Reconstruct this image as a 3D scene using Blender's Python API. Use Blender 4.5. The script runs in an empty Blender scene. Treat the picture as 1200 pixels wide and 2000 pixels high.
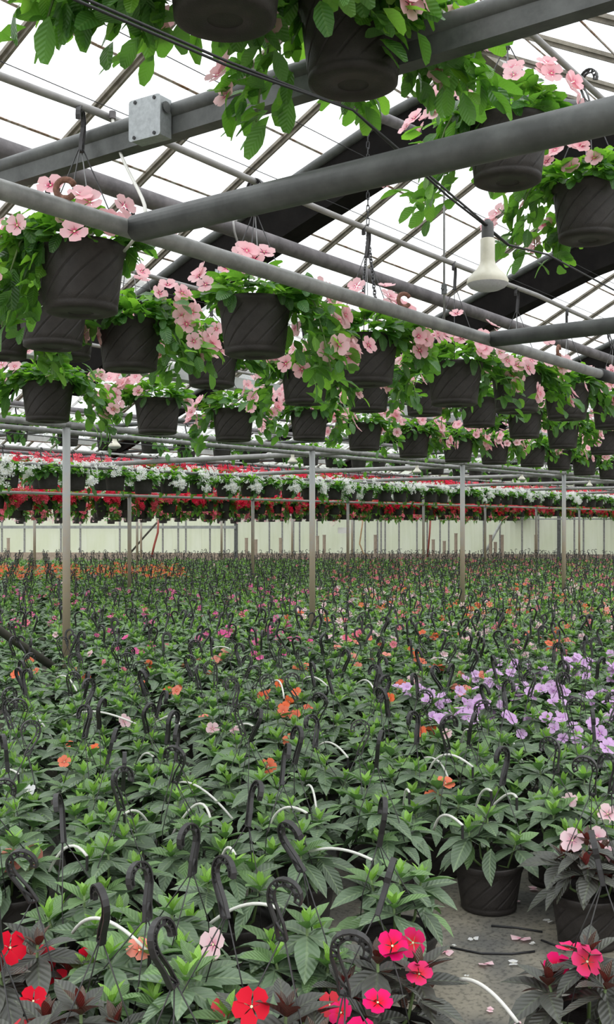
import bpy, math, random
import numpy as np
from mathutils import Matrix, Vector, Euler

scene = bpy.context.scene
COL = scene.collection
PI = math.pi
R = math.radians
rng = random.Random(7)

# ------------------------------------------------------------------ camera
ALPHA = R(36.6)          # viewing direction, measured from the +X axis (rows of pipes run along X)
FPX = 2050.0             # focal length for a 1200 x 2000 frame
CAM_H = 1.5
HOR = 1023.0
cam_d = bpy.data.cameras.new('camera')
cam_d.sensor_fit = 'VERTICAL'
cam_d.sensor_height = 36.0
cam_d.lens = FPX * 36.0 / 2000.0
cam_d.shift_y = (HOR - 1000.0) / 2000.0
cam_d.clip_start = 0.05
cam_d.clip_end = 500
cam = bpy.data.objects.new('camera', cam_d)
cam.location = (0, 0, CAM_H)
cam.rotation_euler = (PI / 2, 0, ALPHA - PI / 2)
COL.objects.link(cam)
scene.camera = cam

# ------------------------------------------------------------------ daylight: a bright overcast sky
world = bpy.data.worlds.new('overcast_sky')
scene.world = world
world.use_nodes = True
wn = world.node_tree.nodes
wl = world.node_tree.links
wn.clear()
w_out = wn.new('ShaderNodeOutputWorld')
w_bg = wn.new('ShaderNodeBackground')
w_tc = wn.new('ShaderNodeTexCoord')
w_no = wn.new('ShaderNodeTexNoise')
w_no.inputs['Scale'].default_value = 1.6
w_no.inputs['Detail'].default_value = 3
w_rm = wn.new('ShaderNodeValToRGB')
w_rm.color_ramp.elements[0].position = 0.3
w_rm.color_ramp.elements[0].color = (0.93, 0.955, 0.98, 1)
w_rm.color_ramp.elements[1].position = 0.75
w_rm.color_ramp.elements[1].color = (1.0, 1.0, 1.0, 1)
wl.new(w_tc.outputs['Generated'], w_no.inputs['Vector'])
wl.new(w_no.outputs['Fac'], w_rm.inputs['Fac'])
wl.new(w_rm.outputs['Color'], w_bg.inputs['Color'])
# overcast sky: three times brighter overhead than at the horizon
w_sp = wn.new('ShaderNodeSeparateXYZ')
wl.new(w_tc.outputs['Generated'], w_sp.inputs['Vector'])
w_mr = wn.new('ShaderNodeMapRange')
w_mr.inputs['From Min'].default_value = 0.0; w_mr.inputs['From Max'].default_value = 1.0
w_mr.inputs['To Min'].default_value = 1.15; w_mr.inputs['To Max'].default_value = 3.45
wl.new(w_sp.outputs['Z'], w_mr.inputs['Value'])
wl.new(w_mr.outputs['Result'], w_bg.inputs['Strength'])
wl.new(w_bg.outputs['Background'], w_out.inputs['Surface'])

vs = scene.view_settings
vs.view_transform = 'Standard'
vs.look = 'None'
vs.gamma = 1.0
vs.use_curve_mapping = False
vs.exposure = 0.0


# ------------------------------------------------------------------ helpers
def ray_angle(px):
    return ALPHA - math.atan((px - 600.0) / FPX)

def at(px, py, Y):
    """point on the plane y = Y that the photograph shows at pixel (px, py)"""
    th = ray_angle(px)
    dist = Y / math.sin(th)
    depth = dist * math.cos(ALPHA - th)
    return Vector((Y / math.tan(th), Y, CAM_H + (HOR - py) / FPX * depth))

def atx(px, py, X):
    th = ray_angle(px)
    dist = X / math.cos(th)
    depth = dist * math.cos(ALPHA - th)
    return Vector((X, X * math.tan(th), CAM_H + (HOR - py) / FPX * depth))

def atd(px, py, depth):
    f = Vector((math.cos(ALPHA), math.sin(ALPHA), 0))
    r = Vector((math.sin(ALPHA), -math.cos(ALPHA), 0))
    p = f * depth + r * ((px - 600.0) / FPX * depth)
    p.z = CAM_H + (HOR - py) / FPX * depth
    return p

def atz(px, py, z):
    return atd(px, py, (CAM_H - z) * FPX / (py - HOR))

def project(p):
    depth = p[0] * math.cos(ALPHA) + p[1] * math.sin(ALPHA)
    rt = p[0] * math.sin(ALPHA) - p[1] * math.cos(ALPHA)
    if depth < 0.05:
        return (-9999, -9999, depth)
    return (600 + FPX * rt / depth, HOR - FPX * (p[2] - CAM_H) / depth, depth)

class MB:
    """collects shapes for one mesh"""
    def __init__(s):
        s.v = []; s.f = []; s.m = []; s.uv = []
    def add(s, verts, faces, m=0, uv=None):
        n = len(s.v)
        s.v += [tuple(p) for p in verts]
        s.uv += list(uv) if uv is not None else [(0, 0)] * len(verts)
        for k, f in enumerate(faces):
            s.f.append(tuple(i + n for i in f))
            s.m.append(m if isinstance(m, int) else m[k])
        return s
    def box(s, a, b, m=0):
        x0, y0, z0 = a; x1, y1, z1 = b
        vv = [(x0,y0,z0),(x1,y0,z0),(x1,y1,z0),(x0,y1,z0),(x0,y0,z1),(x1,y0,z1),(x1,y1,z1),(x0,y1,z1)]
        return s.add(vv, [(0,3,2,1),(4,5,6,7),(0,1,5,4),(1,2,6,5),(2,3,7,6),(3,0,4,7)], m)
    def beam(s, p, q, w, h, up=(0, 0, 1), m=0):
        p = Vector(p); q = Vector(q)
        d = (q - p).normalized()
        side = d.cross(Vector(up)).normalized()
        u = side.cross(d).normalized()
        vv = []
        for c in (p, q):
            for a, b in ((-1,-1),(1,-1),(1,1),(-1,1)):
                vv.append(c + side * (a * w / 2) + u * (b * h / 2))
        return s.add(vv, [(0,1,2,3),(7,6,5,4),(0,4,5,1),(1,5,6,2),(2,6,7,3),(3,7,4,0)], m)
    def tube(s, pts, r, n=8, m=0, cap=True, closed=False):
        pts = [Vector(p) for p in pts]
        N = len(pts)
        rr = r if isinstance(r, (list, tuple)) else [r] * N
        vv = []; ff = []
        ref = None
        for i, p in enumerate(pts):
            if closed:
                d = pts[(i + 1) % N] - pts[i - 1]
            else:
                d = pts[min(i + 1, N - 1)] - pts[max(i - 1, 0)]
            d.normalize()
            if ref is None:
                ref = Vector((0, 0, 1)) if abs(d.z) < 0.9 else Vector((1, 0, 0))
            a = (ref - d * ref.dot(d)).normalized()
            b = d.cross(a)
            ref = a
            for k in range(n):
                t = 2 * PI * k / n
                vv.append(p + (a * math.cos(t) + b * math.sin(t)) * rr[i])
        last = N if closed else N - 1
        for i in range(last):
            j = (i + 1) % N
            for k in range(n):
                k2 = (k + 1) % n
                ff.append((i*n+k, i*n+k2, j*n+k2, j*n+k))
        if cap and not closed:
            ff.append(tuple(range(n - 1, -1, -1)))
            ff.append(tuple((N-1)*n + k for k in range(n)))
        return s.add(vv, ff, m)
    def lathe(s, prof, n=24, m=0, c=(0, 0, 0)):
        vv = []; ff = []
        for (r, z) in prof:
            for k in range(n):
                t = 2 * PI * k / n
                vv.append((c[0] + r * math.cos(t), c[1] + r * math.sin(t), c[2] + z))
        for i in range(len(prof) - 1):
            for k in range(n):
                k2 = (k + 1) % n
                ff.append((i*n+k, i*n+k2, (i+1)*n+k2, (i+1)*n+k))
        return s.add(vv, ff, m)
    def mesh(s, name, mats, smooth=True):
        me = bpy.data.meshes.new(name)
        me.from_pydata(s.v, [], s.f)
        for mt in (mats if isinstance(mats, (list, tuple)) else [mats]):
            me.materials.append(mt)
        me.polygons.foreach_set('material_index', s.m)
        me.polygons.foreach_set('use_smooth', [smooth] * len(s.f))
        uvl = me.uv_layers.new(name='UVMap')
        li = np.empty(len(me.loops), dtype=np.int32)
        me.loops.foreach_get('vertex_index', li)
        uvl.data.foreach_set('uv', np.array(s.uv, dtype=np.float32)[li].ravel())
        me.update()
        return me

ONES = ['', 'first', 'second', 'third', 'fourth', 'fifth', 'sixth', 'seventh', 'eighth', 'ninth', 'tenth', 'eleventh', 'twelfth', 'thirteenth', 'fourteenth', 'fifteenth', 'sixteenth', 'seventeenth', 'eighteenth', 'nineteenth']
def ordinal(n):
    if n < 20: return ONES[n]
    t, o = divmod(n, 10)
    w = {2: ('twentieth', 'twenty'), 3: ('thirtieth', 'thirty'), 4: ('fortieth', 'forty'), 5: ('fiftieth', 'fifty'), 6: ('sixtieth', 'sixty')}[t]
    return w[0] if o == 0 else w[1] + '-' + ONES[o]

def link(name, data, parent=None, mat4=None):
    o = bpy.data.objects.new(name, data)
    if parent is not None:
        o.parent = parent
    if mat4 is not None:
        o.matrix_basis = mat4
    COL.objects.link(o)
    return o

def tag(o, label=None, cat=None, group=None, kind=None):
    if label: o['label'] = label
    if cat: o['category'] = cat
    if group: o['group'] = group
    if kind: o['kind'] = kind
    return o

def empty(name, loc=(0, 0, 0), rz=0.0, label=None, cat=None, group=None, kind=None):
    o = bpy.data.objects.new(name, None)
    o.empty_display_size = 0.1
    o.location = loc
    o.rotation_euler = (0, 0, rz)
    COL.objects.link(o)
    return tag(o, label, cat, group, kind)

def trs(p, yaw=0.0, pitch=0.0, roll=0.0, s=1.0):
    """leaf transform: +X along the leaf, pitch lifts the tip"""
    m = Matrix.Rotation(yaw, 4, 'Z') @ Matrix.Rotation(-pitch, 4, 'Y') @ Matrix.Rotation(roll, 4, 'X')
    m = m @ Matrix.Scale(s, 4)
    m.translation = Vector(p)
    return m

def aim(p, n, spin=0.0, s=1.0):
    """transform whose +Z looks along n"""
    q = Vector(n).to_track_quat('Z', 'Y').to_matrix().to_4x4()
    m = q @ Matrix.Rotation(spin, 4, 'Z') @ Matrix.Scale(s, 4)
    m.translation = Vector(p)
    return m


# ------------------------------------------------------------------ materials
def base_mat(name):
    m = bpy.data.materials.new(name)
    m.use_nodes = True
    nt = m.node_tree
    nt.nodes.clear()
    return m, nt.nodes, nt.links

def simple(name, col, rough=0.5, metal=0.0, var=0.25, scale=8.0, col2=None, bump=0.0, bscale=60.0, spec=0.5, detail=5):
    m, n, l = base_mat(name)
    out = n.new('ShaderNodeOutputMaterial')
    b = n.new('ShaderNodeBsdfPrincipled')
    tc = n.new('ShaderNodeTexCoord')
    no = n.new('ShaderNodeTexNoise')
    no.inputs['Scale'].default_value = scale
    no.inputs['Detail'].default_value = detail
    no.inputs['Roughness'].default_value = 0.65
    rp = n.new('ShaderNodeValToRGB')
    c2 = col2 if col2 else tuple(c * (1 - var) for c in col)
    rp.color_ramp.elements[0].color = (*c2, 1)
    rp.color_ramp.elements[1].color = (*col, 1)
    rp.color_ramp.elements[0].position = 0.35
    rp.color_ramp.elements[1].position = 0.65
    l.new(tc.outputs['Object'], no.inputs['Vector'])
    l.new(no.outputs['Fac'], rp.inputs['Fac'])
    l.new(rp.outputs['Color'], b.inputs['Base Color'])
    b.inputs['Roughness'].default_value = rough
    b.inputs['Metallic'].default_value = metal
    b.inputs['Specular IOR Level'].default_value = spec
    if bump > 0:
        n2 = n.new('ShaderNodeTexNoise')
        n2.inputs['Scale'].default_value = bscale
        bp = n.new('ShaderNodeBump')
        bp.inputs['Strength'].default_value = bump
        bp.inputs['Distance'].default_value = 0.004
        l.new(tc.outputs['Object'], n2.inputs['Vector'])
        l.new(n2.outputs['Fac'], bp.inputs['Height'])
        l.new(bp.outputs['Normal'], b.inputs['Normal'])
    l.new(b.outputs['BSDF'], out.inputs['Surface'])
    return m

def leaf_mat(name, col, vein, trans=0.35, tcol=None, rough=0.42, under=None, var=0.35, spec=0.5, vstr=0.55):
    m, n, l = base_mat(name)
    out = n.new('ShaderNodeOutputMaterial')
    b = n.new('ShaderNodeBsdfPrincipled')
    t = n.new('ShaderNodeBsdfTranslucent')
    mx = n.new('ShaderNodeMixShader')
    uv = n.new('ShaderNodeUVMap'); uv.uv_map = 'UVMap'
    sp = n.new('ShaderNodeSeparateXYZ')
    l.new(uv.outputs['UV'], sp.inputs['Vector'])
    # |u - 0.5| : distance from the midrib
    a = n.new('ShaderNodeMath'); a.operation = 'SUBTRACT'; a.inputs[1].default_value = 0.5
    l.new(sp.outputs['X'], a.inputs[0])
    ab = n.new('ShaderNodeMath'); ab.operation = 'ABSOLUTE'
    l.new(a.outputs[0], ab.inputs[0])
    mid = n.new('ShaderNodeMath'); mid.operation = 'LESS_THAN'; mid.inputs[1].default_value = 0.045
    l.new(ab.outputs[0], mid.inputs[0])
    # side veins: sin((v - 0.7|u|) * k) narrow
    k = n.new('ShaderNodeMath'); k.operation = 'MULTIPLY_ADD'
    k.inputs[1].default_value = -0.55
    l.new(ab.outputs[0], k.inputs[0]); l.new(sp.outputs['Y'], k.inputs[2])
    k2 = n.new('ShaderNodeMath'); k2.operation = 'MULTIPLY'; k2.inputs[1].default_value = 52.0
    l.new(k.outputs[0], k2.inputs[0])
    sn = n.new('ShaderNodeMath'); sn.operation = 'SINE'
    l.new(k2.outputs[0], sn.inputs[0])
    sv = n.new('ShaderNodeMath'); sv.operation = 'GREATER_THAN'; sv.inputs[1].default_value = 0.86
    l.new(sn.outputs[0], sv.inputs[0])
    sv2 = n.new('ShaderNodeMath'); sv2.operation = 'MULTIPLY'; sv2.inputs[1].default_value = 0.35
    l.new(sv.outputs[0], sv2.inputs[0])
    mxv = n.new('ShaderNodeMath'); mxv.operation = 'MAXIMUM'
    l.new(mid.outputs[0], mxv.inputs[0]); l.new(sv2.outputs[0], mxv.inputs[1])
    vs_ = n.new('ShaderNodeMath'); vs_.operation = 'MULTIPLY'; vs_.inputs[1].default_value = vstr
    l.new(mxv.outputs[0], vs_.inputs[0])
    # per object and positional variation
    oi = n.new('ShaderNodeObjectInfo')
    geo = n.new('ShaderNodeNewGeometry')
    no = n.new('ShaderNodeTexNoise'); no.inputs['Scale'].default_value = 9.0; no.inputs['Detail'].default_value = 3
    l.new(geo.outputs['Position'], no.inputs['Vector'])
    ad = n.new('ShaderNodeMath'); ad.operation = 'ADD'
    l.new(oi.outputs['Random'], ad.inputs[0]); l.new(no.outputs['Fac'], ad.inputs[1])
    rp = n.new('ShaderNodeValToRGB')
    rp.color_ramp.elements[0].position = 0.35
    rp.color_ramp.elements[0].color = (*(c * (1 - var) for c in col), 1)
    rp.color_ramp.elements[1].position = 1.35 / 1.0 if False else 0.98
    rp.color_ramp.elements[1].color = (*(min(1, c * (1 + var)) for c in col), 1)
    hv = n.new('ShaderNodeMath'); hv.operation = 'MULTIPLY'; hv.inputs[1].default_value = 0.66
    l.new(ad.outputs[0], hv.inputs[0]); l.new(hv.outputs[0], rp.inputs['Fac'])
    cm = n.new('ShaderNodeMix'); cm.data_type = 'RGBA'
    l.new(vs_.outputs[0], cm.inputs['Factor'])
    l.new(rp.outputs['Color'], cm.inputs['A'])
    cm.inputs['B'].default_value = (*vein, 1)
    colour = cm.outputs['Result']
    if under:
        cu = n.new('ShaderNodeMix'); cu.data_type = 'RGBA'
        l.new(geo.outputs['Backfacing'], cu.inputs['Factor'])
        l.new(colour, cu.inputs['A']); cu.inputs['B'].default_value = (*under, 1)
        colour = cu.outputs['Result']
    l.new(colour, b.inputs['Base Color'])
    b.inputs['Roughness'].default_value = rough
    b.inputs['Specular IOR Level'].default_value = spec
    bp = n.new('ShaderNodeBump'); bp.inputs['Strength'].default_value = 0.35; bp.inputs['Distance'].default_value = 0.003
    l.new(sn.outputs[0], bp.inputs['Height'])
    l.new(bp.outputs['Normal'], b.inputs['Normal'])
    t.inputs['Color'].default_value = (*(tcol or col), 1)
    mx.inputs['Fac'].default_value = trans
    l.new(b.outputs['BSDF'], mx.inputs[1]); l.new(t.outputs['BSDF'], mx.inputs[2])
    l.new(mx.outputs['Shader'], out.inputs['Surface'])
    return m

def petal_mat(name, tip, heart, trans=0.3, split=0.38):
    m, n, l = base_mat(name)
    out = n.new('ShaderNodeOutputMaterial')
    b = n.new('ShaderNodeBsdfPrincipled')
    t = n.new('ShaderNodeBsdfTranslucent')
    mx = n.new('ShaderNodeMixShader')
    uv = n.new('ShaderNodeUVMap'); uv.uv_map = 'UVMap'
    sp = n.new('ShaderNodeSeparateXYZ')
    l.new(uv.outputs['UV'], sp.inputs['Vector'])
    rp = n.new('ShaderNodeValToRGB')
    e = rp.color_ramp.elements
    e[0].position = 0.10; e[0].color = (*heart, 1)
    e[1].position = split + 0.25; e[1].color = (*tip, 1)
    mdl = e.new(split); mdl.color = (*(a * 0.25 + c * 0.75 for a, c in zip(heart, tip)), 1)
    l.new(sp.outputs['Y'], rp.inputs['Fac'])
    oi = n.new('ShaderNodeObjectInfo')
    hs = n.new('ShaderNodeHueSaturation')
    mr = n.new('ShaderNodeMapRange')
    mr.inputs['To Min'].default_value = 0.92; mr.inputs['To Max'].default_value = 1.06
    l.new(oi.outputs['Random'], mr.inputs['Value'])
    l.new(mr.outputs['Result'], hs.inputs['Saturation'])
    l.new(rp.outputs['Color'], hs.inputs['Color'])
    l.new(hs.outputs['Color'], b.inputs['Base Color'])
    l.new(hs.outputs['Color'], t.inputs['Color'])
    b.inputs['Roughness'].default_value = 0.6
    b.inputs['Specular IOR Level'].default_value = 0.25
    mx.inputs['Fac'].default_value = trans
    l.new(b.outputs['BSDF'], mx.inputs[1]); l.new(t.outputs['BSDF'], mx.inputs[2])
    l.new(mx.outputs['Shader'], out.inputs['Surface'])
    return m

M = {}
M['pot'] = simple('pot_plastic', (0.038, 0.033, 0.030), 0.55, 0, 0.3, 30, bump=0.25, bscale=220, spec=0.35)
M['soil'] = simple('potting_soil', (0.02, 0.014, 0.010), 0.95, 0, 0.6, 60, bump=1.0, bscale=120)
M['hook'] = simple('hook_plastic', (0.026, 0.024, 0.024), 0.42, 0, 0.25, 40)
M['hook_pale'] = simple('wire_steel', (0.33, 0.33, 0.33), 0.4, 0.4, 0.3, 30)
M['steel'] = simple('galvanised_steel', (0.31, 0.31, 0.30), 0.48, 0.35, 0.4, 14, bump=0.08, bscale=90)
M['steel_dark'] = simple('weathered_steel', (0.125, 0.132, 0.127), 0.5, 0.3, 0.45, 9, bump=0.1, bscale=70)
M['steel_brown'] = simple('brown_oxide_pipe', (0.19, 0.175, 0.18), 0.55, 0.15, 0.45, 11, bump=0.1, bscale=70)
M['plate'] = simple('zinc_plate', (0.42, 0.45, 0.46), 0.45, 0.5, 0.25, 60, detail=8)
M['plastic_grey'] = simple('grey_tubing', (0.34, 0.33, 0.32), 0.5, 0, 0.25, 10)
M['white_tube'] = simple('white_tubing', (0.74, 0.73, 0.67), 0.45, 0, 0.12, 10)
M['cable'] = simple('black_cable', (0.02, 0.02, 0.022), 0.5, 0, 0.3, 30)
M['rust'] = simple('rusty_iron', (0.30, 0.145, 0.10), 0.85, 0.1, 0.5, 70, bump=0.5, bscale=200)
M['beam'] = simple('dark_timber', (0.011, 0.0098, 0.009), 0.9, 0, 0.5, 5, bump=0.5, bscale=25, spec=0.12)
M['bar'] = simple('glazing_bar_metal', (0.30, 0.27, 0.215), 0.6, 0.1, 0.45, 12, bump=0.2, bscale=60)
M['lap'] = simple('rusty_lap_strip', (0.62, 0.60, 0.56), 0.8, 0, 0.0, 16, col2=(0.26, 0.13, 0.06), bump=0.2)
M['gutter'] = simple('painted_gutter', (0.52, 0.54, 0.52), 0.5, 0, 0.3, 4)
M['lamp'] = simple('lamp_glass', (0.72, 0.69, 0.56), 0.35, 0, 0.18, 12)
M['lamp_face'] = simple('frosted_lamp_face', (0.50, 0.50, 0.52), 0.4, 0, 0.15, 160)
M['socket'] = simple('lamp_socket', (0.10, 0.10, 0.10), 0.55, 0, 0.25, 20)
M['tag'] = simple('clear_tag', (0.55, 0.58, 0.60), 0.3, 0, 0.1, 8)
M['moss'] = simple('mossy_pole', (0.06, 0.055, 0.04), 0.8, 0, 0.45, 12)
M['stake'] = simple('wood_stake', (0.36, 0.29, 0.22), 0.8, 0, 0.3, 9)
M['hose'] = simple('red_hose', (0.33, 0.07, 0.05), 0.5, 0, 0.3, 9)
M['hose_tan'] = simple('tan_hose', (0.45, 0.30, 0.16), 0.5, 0, 0.3, 9)
M['stem'] = simple('green_stem', (0.16, 0.25, 0.08), 0.55, 0, 0.3, 30)
M['rail'] = simple('wall_rail', (0.30, 0.32, 0.30), 0.6, 0, 0.3, 4)
M['ground'] = simple('outside_ground', (0.22, 0.22, 0.19), 0.9, 0, 0.3, 0.3)
M['box_white'] = simple('white_box', (0.7, 0.7, 0.66), 0.5, 0, 0.1, 3)

M['leaf'] = leaf_mat('leaf_mature', (0.120, 0.178, 0.104), (0.25, 0.34, 0.18), 0.10, (0.08, 0.20, 0.04), 0.36, under=(0.06, 0.10, 0.05))
M['leaf_mid'] = leaf_mat('leaf_mid', (0.145, 0.245, 0.094), (0.19, 0.33, 0.12), 0.2, (0.15, 0.36, 0.06), 0.40, under=(0.08, 0.15, 0.06))
M['leaf_young'] = leaf_mat('leaf_young', (0.24, 0.44, 0.075), (0.32, 0.55, 0.14), 0.26, (0.30, 0.62, 0.06), 0.42)
M['leaf_bronze'] = leaf_mat('leaf_bronze', (0.070, 0.074, 0.063), (0.12, 0.14, 0.09), 0.10, (0.16, 0.05, 0.03), 0.36, under=(0.11, 0.018, 0.016))
M['leaf_bronze_young'] = leaf_mat('leaf_bronze_young', (0.085, 0.055, 0.040), (0.15, 0.10, 0.06), 0.14, (0.25, 0.05, 0.03), 0.36, under=(0.13, 0.018, 0.016))
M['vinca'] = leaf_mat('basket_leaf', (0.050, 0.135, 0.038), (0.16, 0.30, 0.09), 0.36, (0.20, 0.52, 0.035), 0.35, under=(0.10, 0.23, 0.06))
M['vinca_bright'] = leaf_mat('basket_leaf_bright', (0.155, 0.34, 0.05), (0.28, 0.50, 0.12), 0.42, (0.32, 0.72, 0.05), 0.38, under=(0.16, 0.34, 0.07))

M['f_pink'] = petal_mat('petal_pink', (0.95, 0.585, 0.625), (0.74, 0.10, 0.22), 0.38, 0.30)
M['f_white'] = petal_mat('petal_white', (0.95, 0.95, 0.94), (0.92, 0.91, 0.80), 0.45)
M['f_red'] = petal_mat('petal_coral_red', (0.80, 0.045, 0.10), (0.70, 0.02, 0.05), 0.3)
M['f_rose'] = petal_mat('petal_rose', (0.88, 0.22, 0.30), (0.72, 0.05, 0.12), 0.3)
M['f_scarlet'] = petal_mat('petal_scarlet', (0.76, 0.012, 0.035), (0.75, 0.01, 0.03), 0.25)
M['f_magenta'] = petal_mat('petal_magenta', (0.78, 0.012, 0.15), (0.75, 0.01, 0.015), 0.15, 0.55)
M['f_orange'] = petal_mat('petal_orange', (0.94, 0.20, 0.085), (0.85, 0.08, 0.03), 0.3)
M['f_salmon'] = petal_mat('petal_salmon', (0.93, 0.33, 0.25), (0.88, 0.16, 0.10), 0.3)
M['f_lilac'] = petal_mat('petal_lilac', (0.80, 0.52, 0.85), (0.62, 0.26, 0.70), 0.3)
M['f_hot'] = petal_mat('petal_hot_pink', (0.90, 0.16, 0.42), (0.80, 0.05, 0.28), 0.3)
M['f_pale'] = petal_mat('petal_pale_pink', (0.93, 0.66, 0.70), (0.88, 0.36, 0.48), 0.3)
M['f_eye'] = simple('flower_eye', (0.85, 0.75, 0.45), 0.6, 0, 0.1, 20)

def pane_mat(name, dirt=0.16, tint=(0.97, 0.985, 1.0)):
    m, n, l = base_mat(name)
    out = n.new('ShaderNodeOutputMaterial')
    tr = n.new('ShaderNodeBsdfTransparent'); tr.inputs['Color'].default_value = (*tint, 1)
    df = n.new('ShaderNodeBsdfTranslucent'); df.inputs['Color'].default_value = (0.80, 0.81, 0.80, 1)
    gl = n.new('ShaderNodeBsdfGlossy'); gl.inputs['Roughness'].default_value = 0.08
    geo = n.new('ShaderNodeNewGeometry')
    no = n.new('ShaderNodeTexNoise'); no.inputs['Scale'].default_value = 2.2; no.inputs['Detail'].default_value = 8; no.inputs['Roughness'].default_value = 0.7
    l.new(geo.outputs['Position'], no.inputs['Vector'])
    mr = n.new('ShaderNodeMapRange')
    mr.inputs['From Min'].default_value = 0.35; mr.inputs['From Max'].default_value = 0.75
    mr.inputs['To Min'].default_value = dirt * 0.5; mr.inputs['To Max'].default_value = dirt * 2.0
    oi = n.new('ShaderNodeObjectInfo')
    mo = n.new('ShaderNodeMath'); mo.operation = 'MULTIPLY_ADD'; mo.inputs[1].default_value = 0.14
    l.new(oi.outputs['Random'], mo.inputs[0]); l.new(no.outputs['Fac'], mr.inputs['Value']); l.new(mr.outputs['Result'], mo.inputs[2])
    m1 = n.new('ShaderNodeMixShader'); l.new(mo.outputs[0], m1.inputs['Fac'])
    l.new(tr.outputs['BSDF'], m1.inputs[1]); l.new(df.outputs['BSDF'], m1.inputs[2])
    m2 = n.new('ShaderNodeMixShader'); m2.inputs['Fac'].default_value = 0.04
    l.new(m1.outputs['Shader'], m2.inputs[1]); l.new(gl.outputs['BSDF'], m2.inputs[2])
    l.new(m2.outputs['Shader'], out.inputs['Surface'])
    return m
M['pane'] = pane_mat('roof_glass')

def fibre_mat():
    m, n, l = base_mat('fibreglass_panel')
    out = n.new('ShaderNodeOutputMaterial')
    df = n.new('ShaderNodeBsdfDiffuse')
    tl = n.new('ShaderNodeBsdfTranslucent')
    mx = n.new('ShaderNodeMixShader'); mx.inputs['Fac'].default_value = 0.8
    tc = n.new('ShaderNodeTexCoord')
    mp = n.new('ShaderNodeMapping'); mp.inputs['Scale'].default_value = (1.0, 1.0, 0.45)
    no = n.new('ShaderNodeTexNoise'); no.inputs['Scale'].default_value = 0.9; no.inputs['Detail'].default_value = 6
    rp = n.new('ShaderNodeValToRGB')
    rp.color_ramp.elements[0].position = 0.3; rp.color_ramp.elements[0].color = (0.50, 0.54, 0.38, 1)
    rp.color_ramp.elements[1].position = 0.7; rp.color_ramp.elements[1].color = (0.60, 0.63, 0.53, 1)
    l.new(tc.outputs['Object'], mp.inputs['Vector']); l.new(mp.outputs['Vector'], no.inputs['Vector'])
    l.new(no.outputs['Fac'], rp.inputs['Fac'])
    l.new(rp.outputs['Color'], df.inputs['Color']); l.new(rp.outputs['Color'], tl.inputs['Color'])
    l.new(df.outputs['BSDF'], mx.inputs[1]); l.new(tl.outputs['BSDF'], mx.inputs[2])
    l.new(mx.outputs['Shader'], out.inputs['Surface'])
    return m
M['fibre'] = fibre_mat()

def post_mat():
    m, n, l = base_mat('post_steel_dusty')
    out = n.new('ShaderNodeOutputMaterial')
    b = n.new('ShaderNodeBsdfPrincipled')
    tc = n.new('ShaderNodeTexCoord')
    sp = n.new('ShaderNodeSeparateXYZ')
    no = n.new('ShaderNodeTexNoise'); no.inputs['Scale'].default_value = 18; no.inputs['Detail'].default_value = 6
    l.new(tc.outputs['Object'], sp.inputs['Vector']); l.new(tc.outputs['Object'], no.inputs['Vector'])
    ad = n.new('ShaderNodeMath'); ad.operation = 'MULTIPLY_ADD'; ad.inputs[1].default_value = 1.1
    l.new(no.outputs['Fac'], ad.inputs[0]); l.new(sp.outputs['Z'], ad.inputs[2])
    mr = n.new('ShaderNodeMapRange'); mr.inputs['From Min'].default_value = 1.5; mr.inputs['From Max'].default_value = 2.5
    l.new(ad.outputs[0], mr.inputs['Value'])
    rp = n.new('ShaderNodeValToRGB')
    rp.color_ramp.elements[0].color = (0.37, 0.30, 0.21, 1)      # dust and rust on the lower post
    rp.color_ramp.elements[1].color = (0.30, 0.31, 0.30, 1)
    l.new(mr.outputs['Result'], rp.inputs['Fac'])
    l.new(rp.outputs['Color'], b.inputs['Base Color'])
    b.inputs['Roughness'].default_value = 0.6; b.inputs['Metallic'].default_value = 0.15
    l.new(b.outputs['BSDF'], out.inputs['Surface'])
    return m
M['post'] = post_mat()

def floor_mat():
    m, n, l = base_mat('ground_cover_fabric')
    out = n.new('ShaderNodeOutputMaterial')
    b = n.new('ShaderNodeBsdfPrincipled')
    tc = n.new('ShaderNodeTexCoord')
    n1 = n.new('ShaderNodeTexNoise'); n1.inputs['Scale'].default_value = 3.2; n1.inputs['Detail'].default_value = 8
    n2 = n.new('ShaderNodeTexNoise'); n2.inputs['Scale'].default_value = 55; n2.inputs['Detail'].default_value = 4
    l.new(tc.outputs['Object'], n1.inputs['Vector']); l.new(tc.outputs['Object'], n2.inputs['Vector'])
    r1 = n.new('ShaderNodeValToRGB')
    r1.color_ramp.elements[0].position = 0.36; r1.color_ramp.elements[0].color = (0.10, 0.098, 0.088, 1)
    r1.color_ramp.elements[1].position = 0.64; r1.color_ramp.elements[1].color = (0.26, 0.235, 0.18, 1)
    l.new(n1.outputs['Fac'], r1.inputs['Fac'])
    r2 = n.new('ShaderNodeValToRGB')
    r2.color_ramp.elements[0].position = 0.36; r2.color_ramp.elements[0].color = (0.35, 0.35, 0.35, 1)
    r2.color_ramp.elements[1].position = 0.5; r2.color_ramp.elements[1].color = (1, 1, 1, 1)
    l.new(n2.outputs['Fac'], r2.inputs['Fac'])
    mm = n.new('ShaderNodeMix'); mm.data_type = 'RGBA'; mm.blend_type = 'MULTIPLY'; mm.inputs['Factor'].default_value = 0.7
    l.new(r1.outputs['Color'], mm.inputs['A']); l.new(r2.outputs['Color'], mm.inputs['B'])
    l.new(mm.outputs['Result'], b.inputs['Base Color'])
    bp = n.new('ShaderNodeBump'); bp.inputs['Strength'].default_value = 0.5; bp.inputs['Distance'].default_value = 0.01
    l.new(n1.outputs['Fac'], bp.inputs['Height']); l.new(bp.outputs['Normal'], b.inputs['Normal'])
    b.inputs['Roughness'].default_value = 0.75
    l.new(b.outputs['BSDF'], out.inputs['Surface'])
    return m
M['floor'] = floor_mat()


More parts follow.
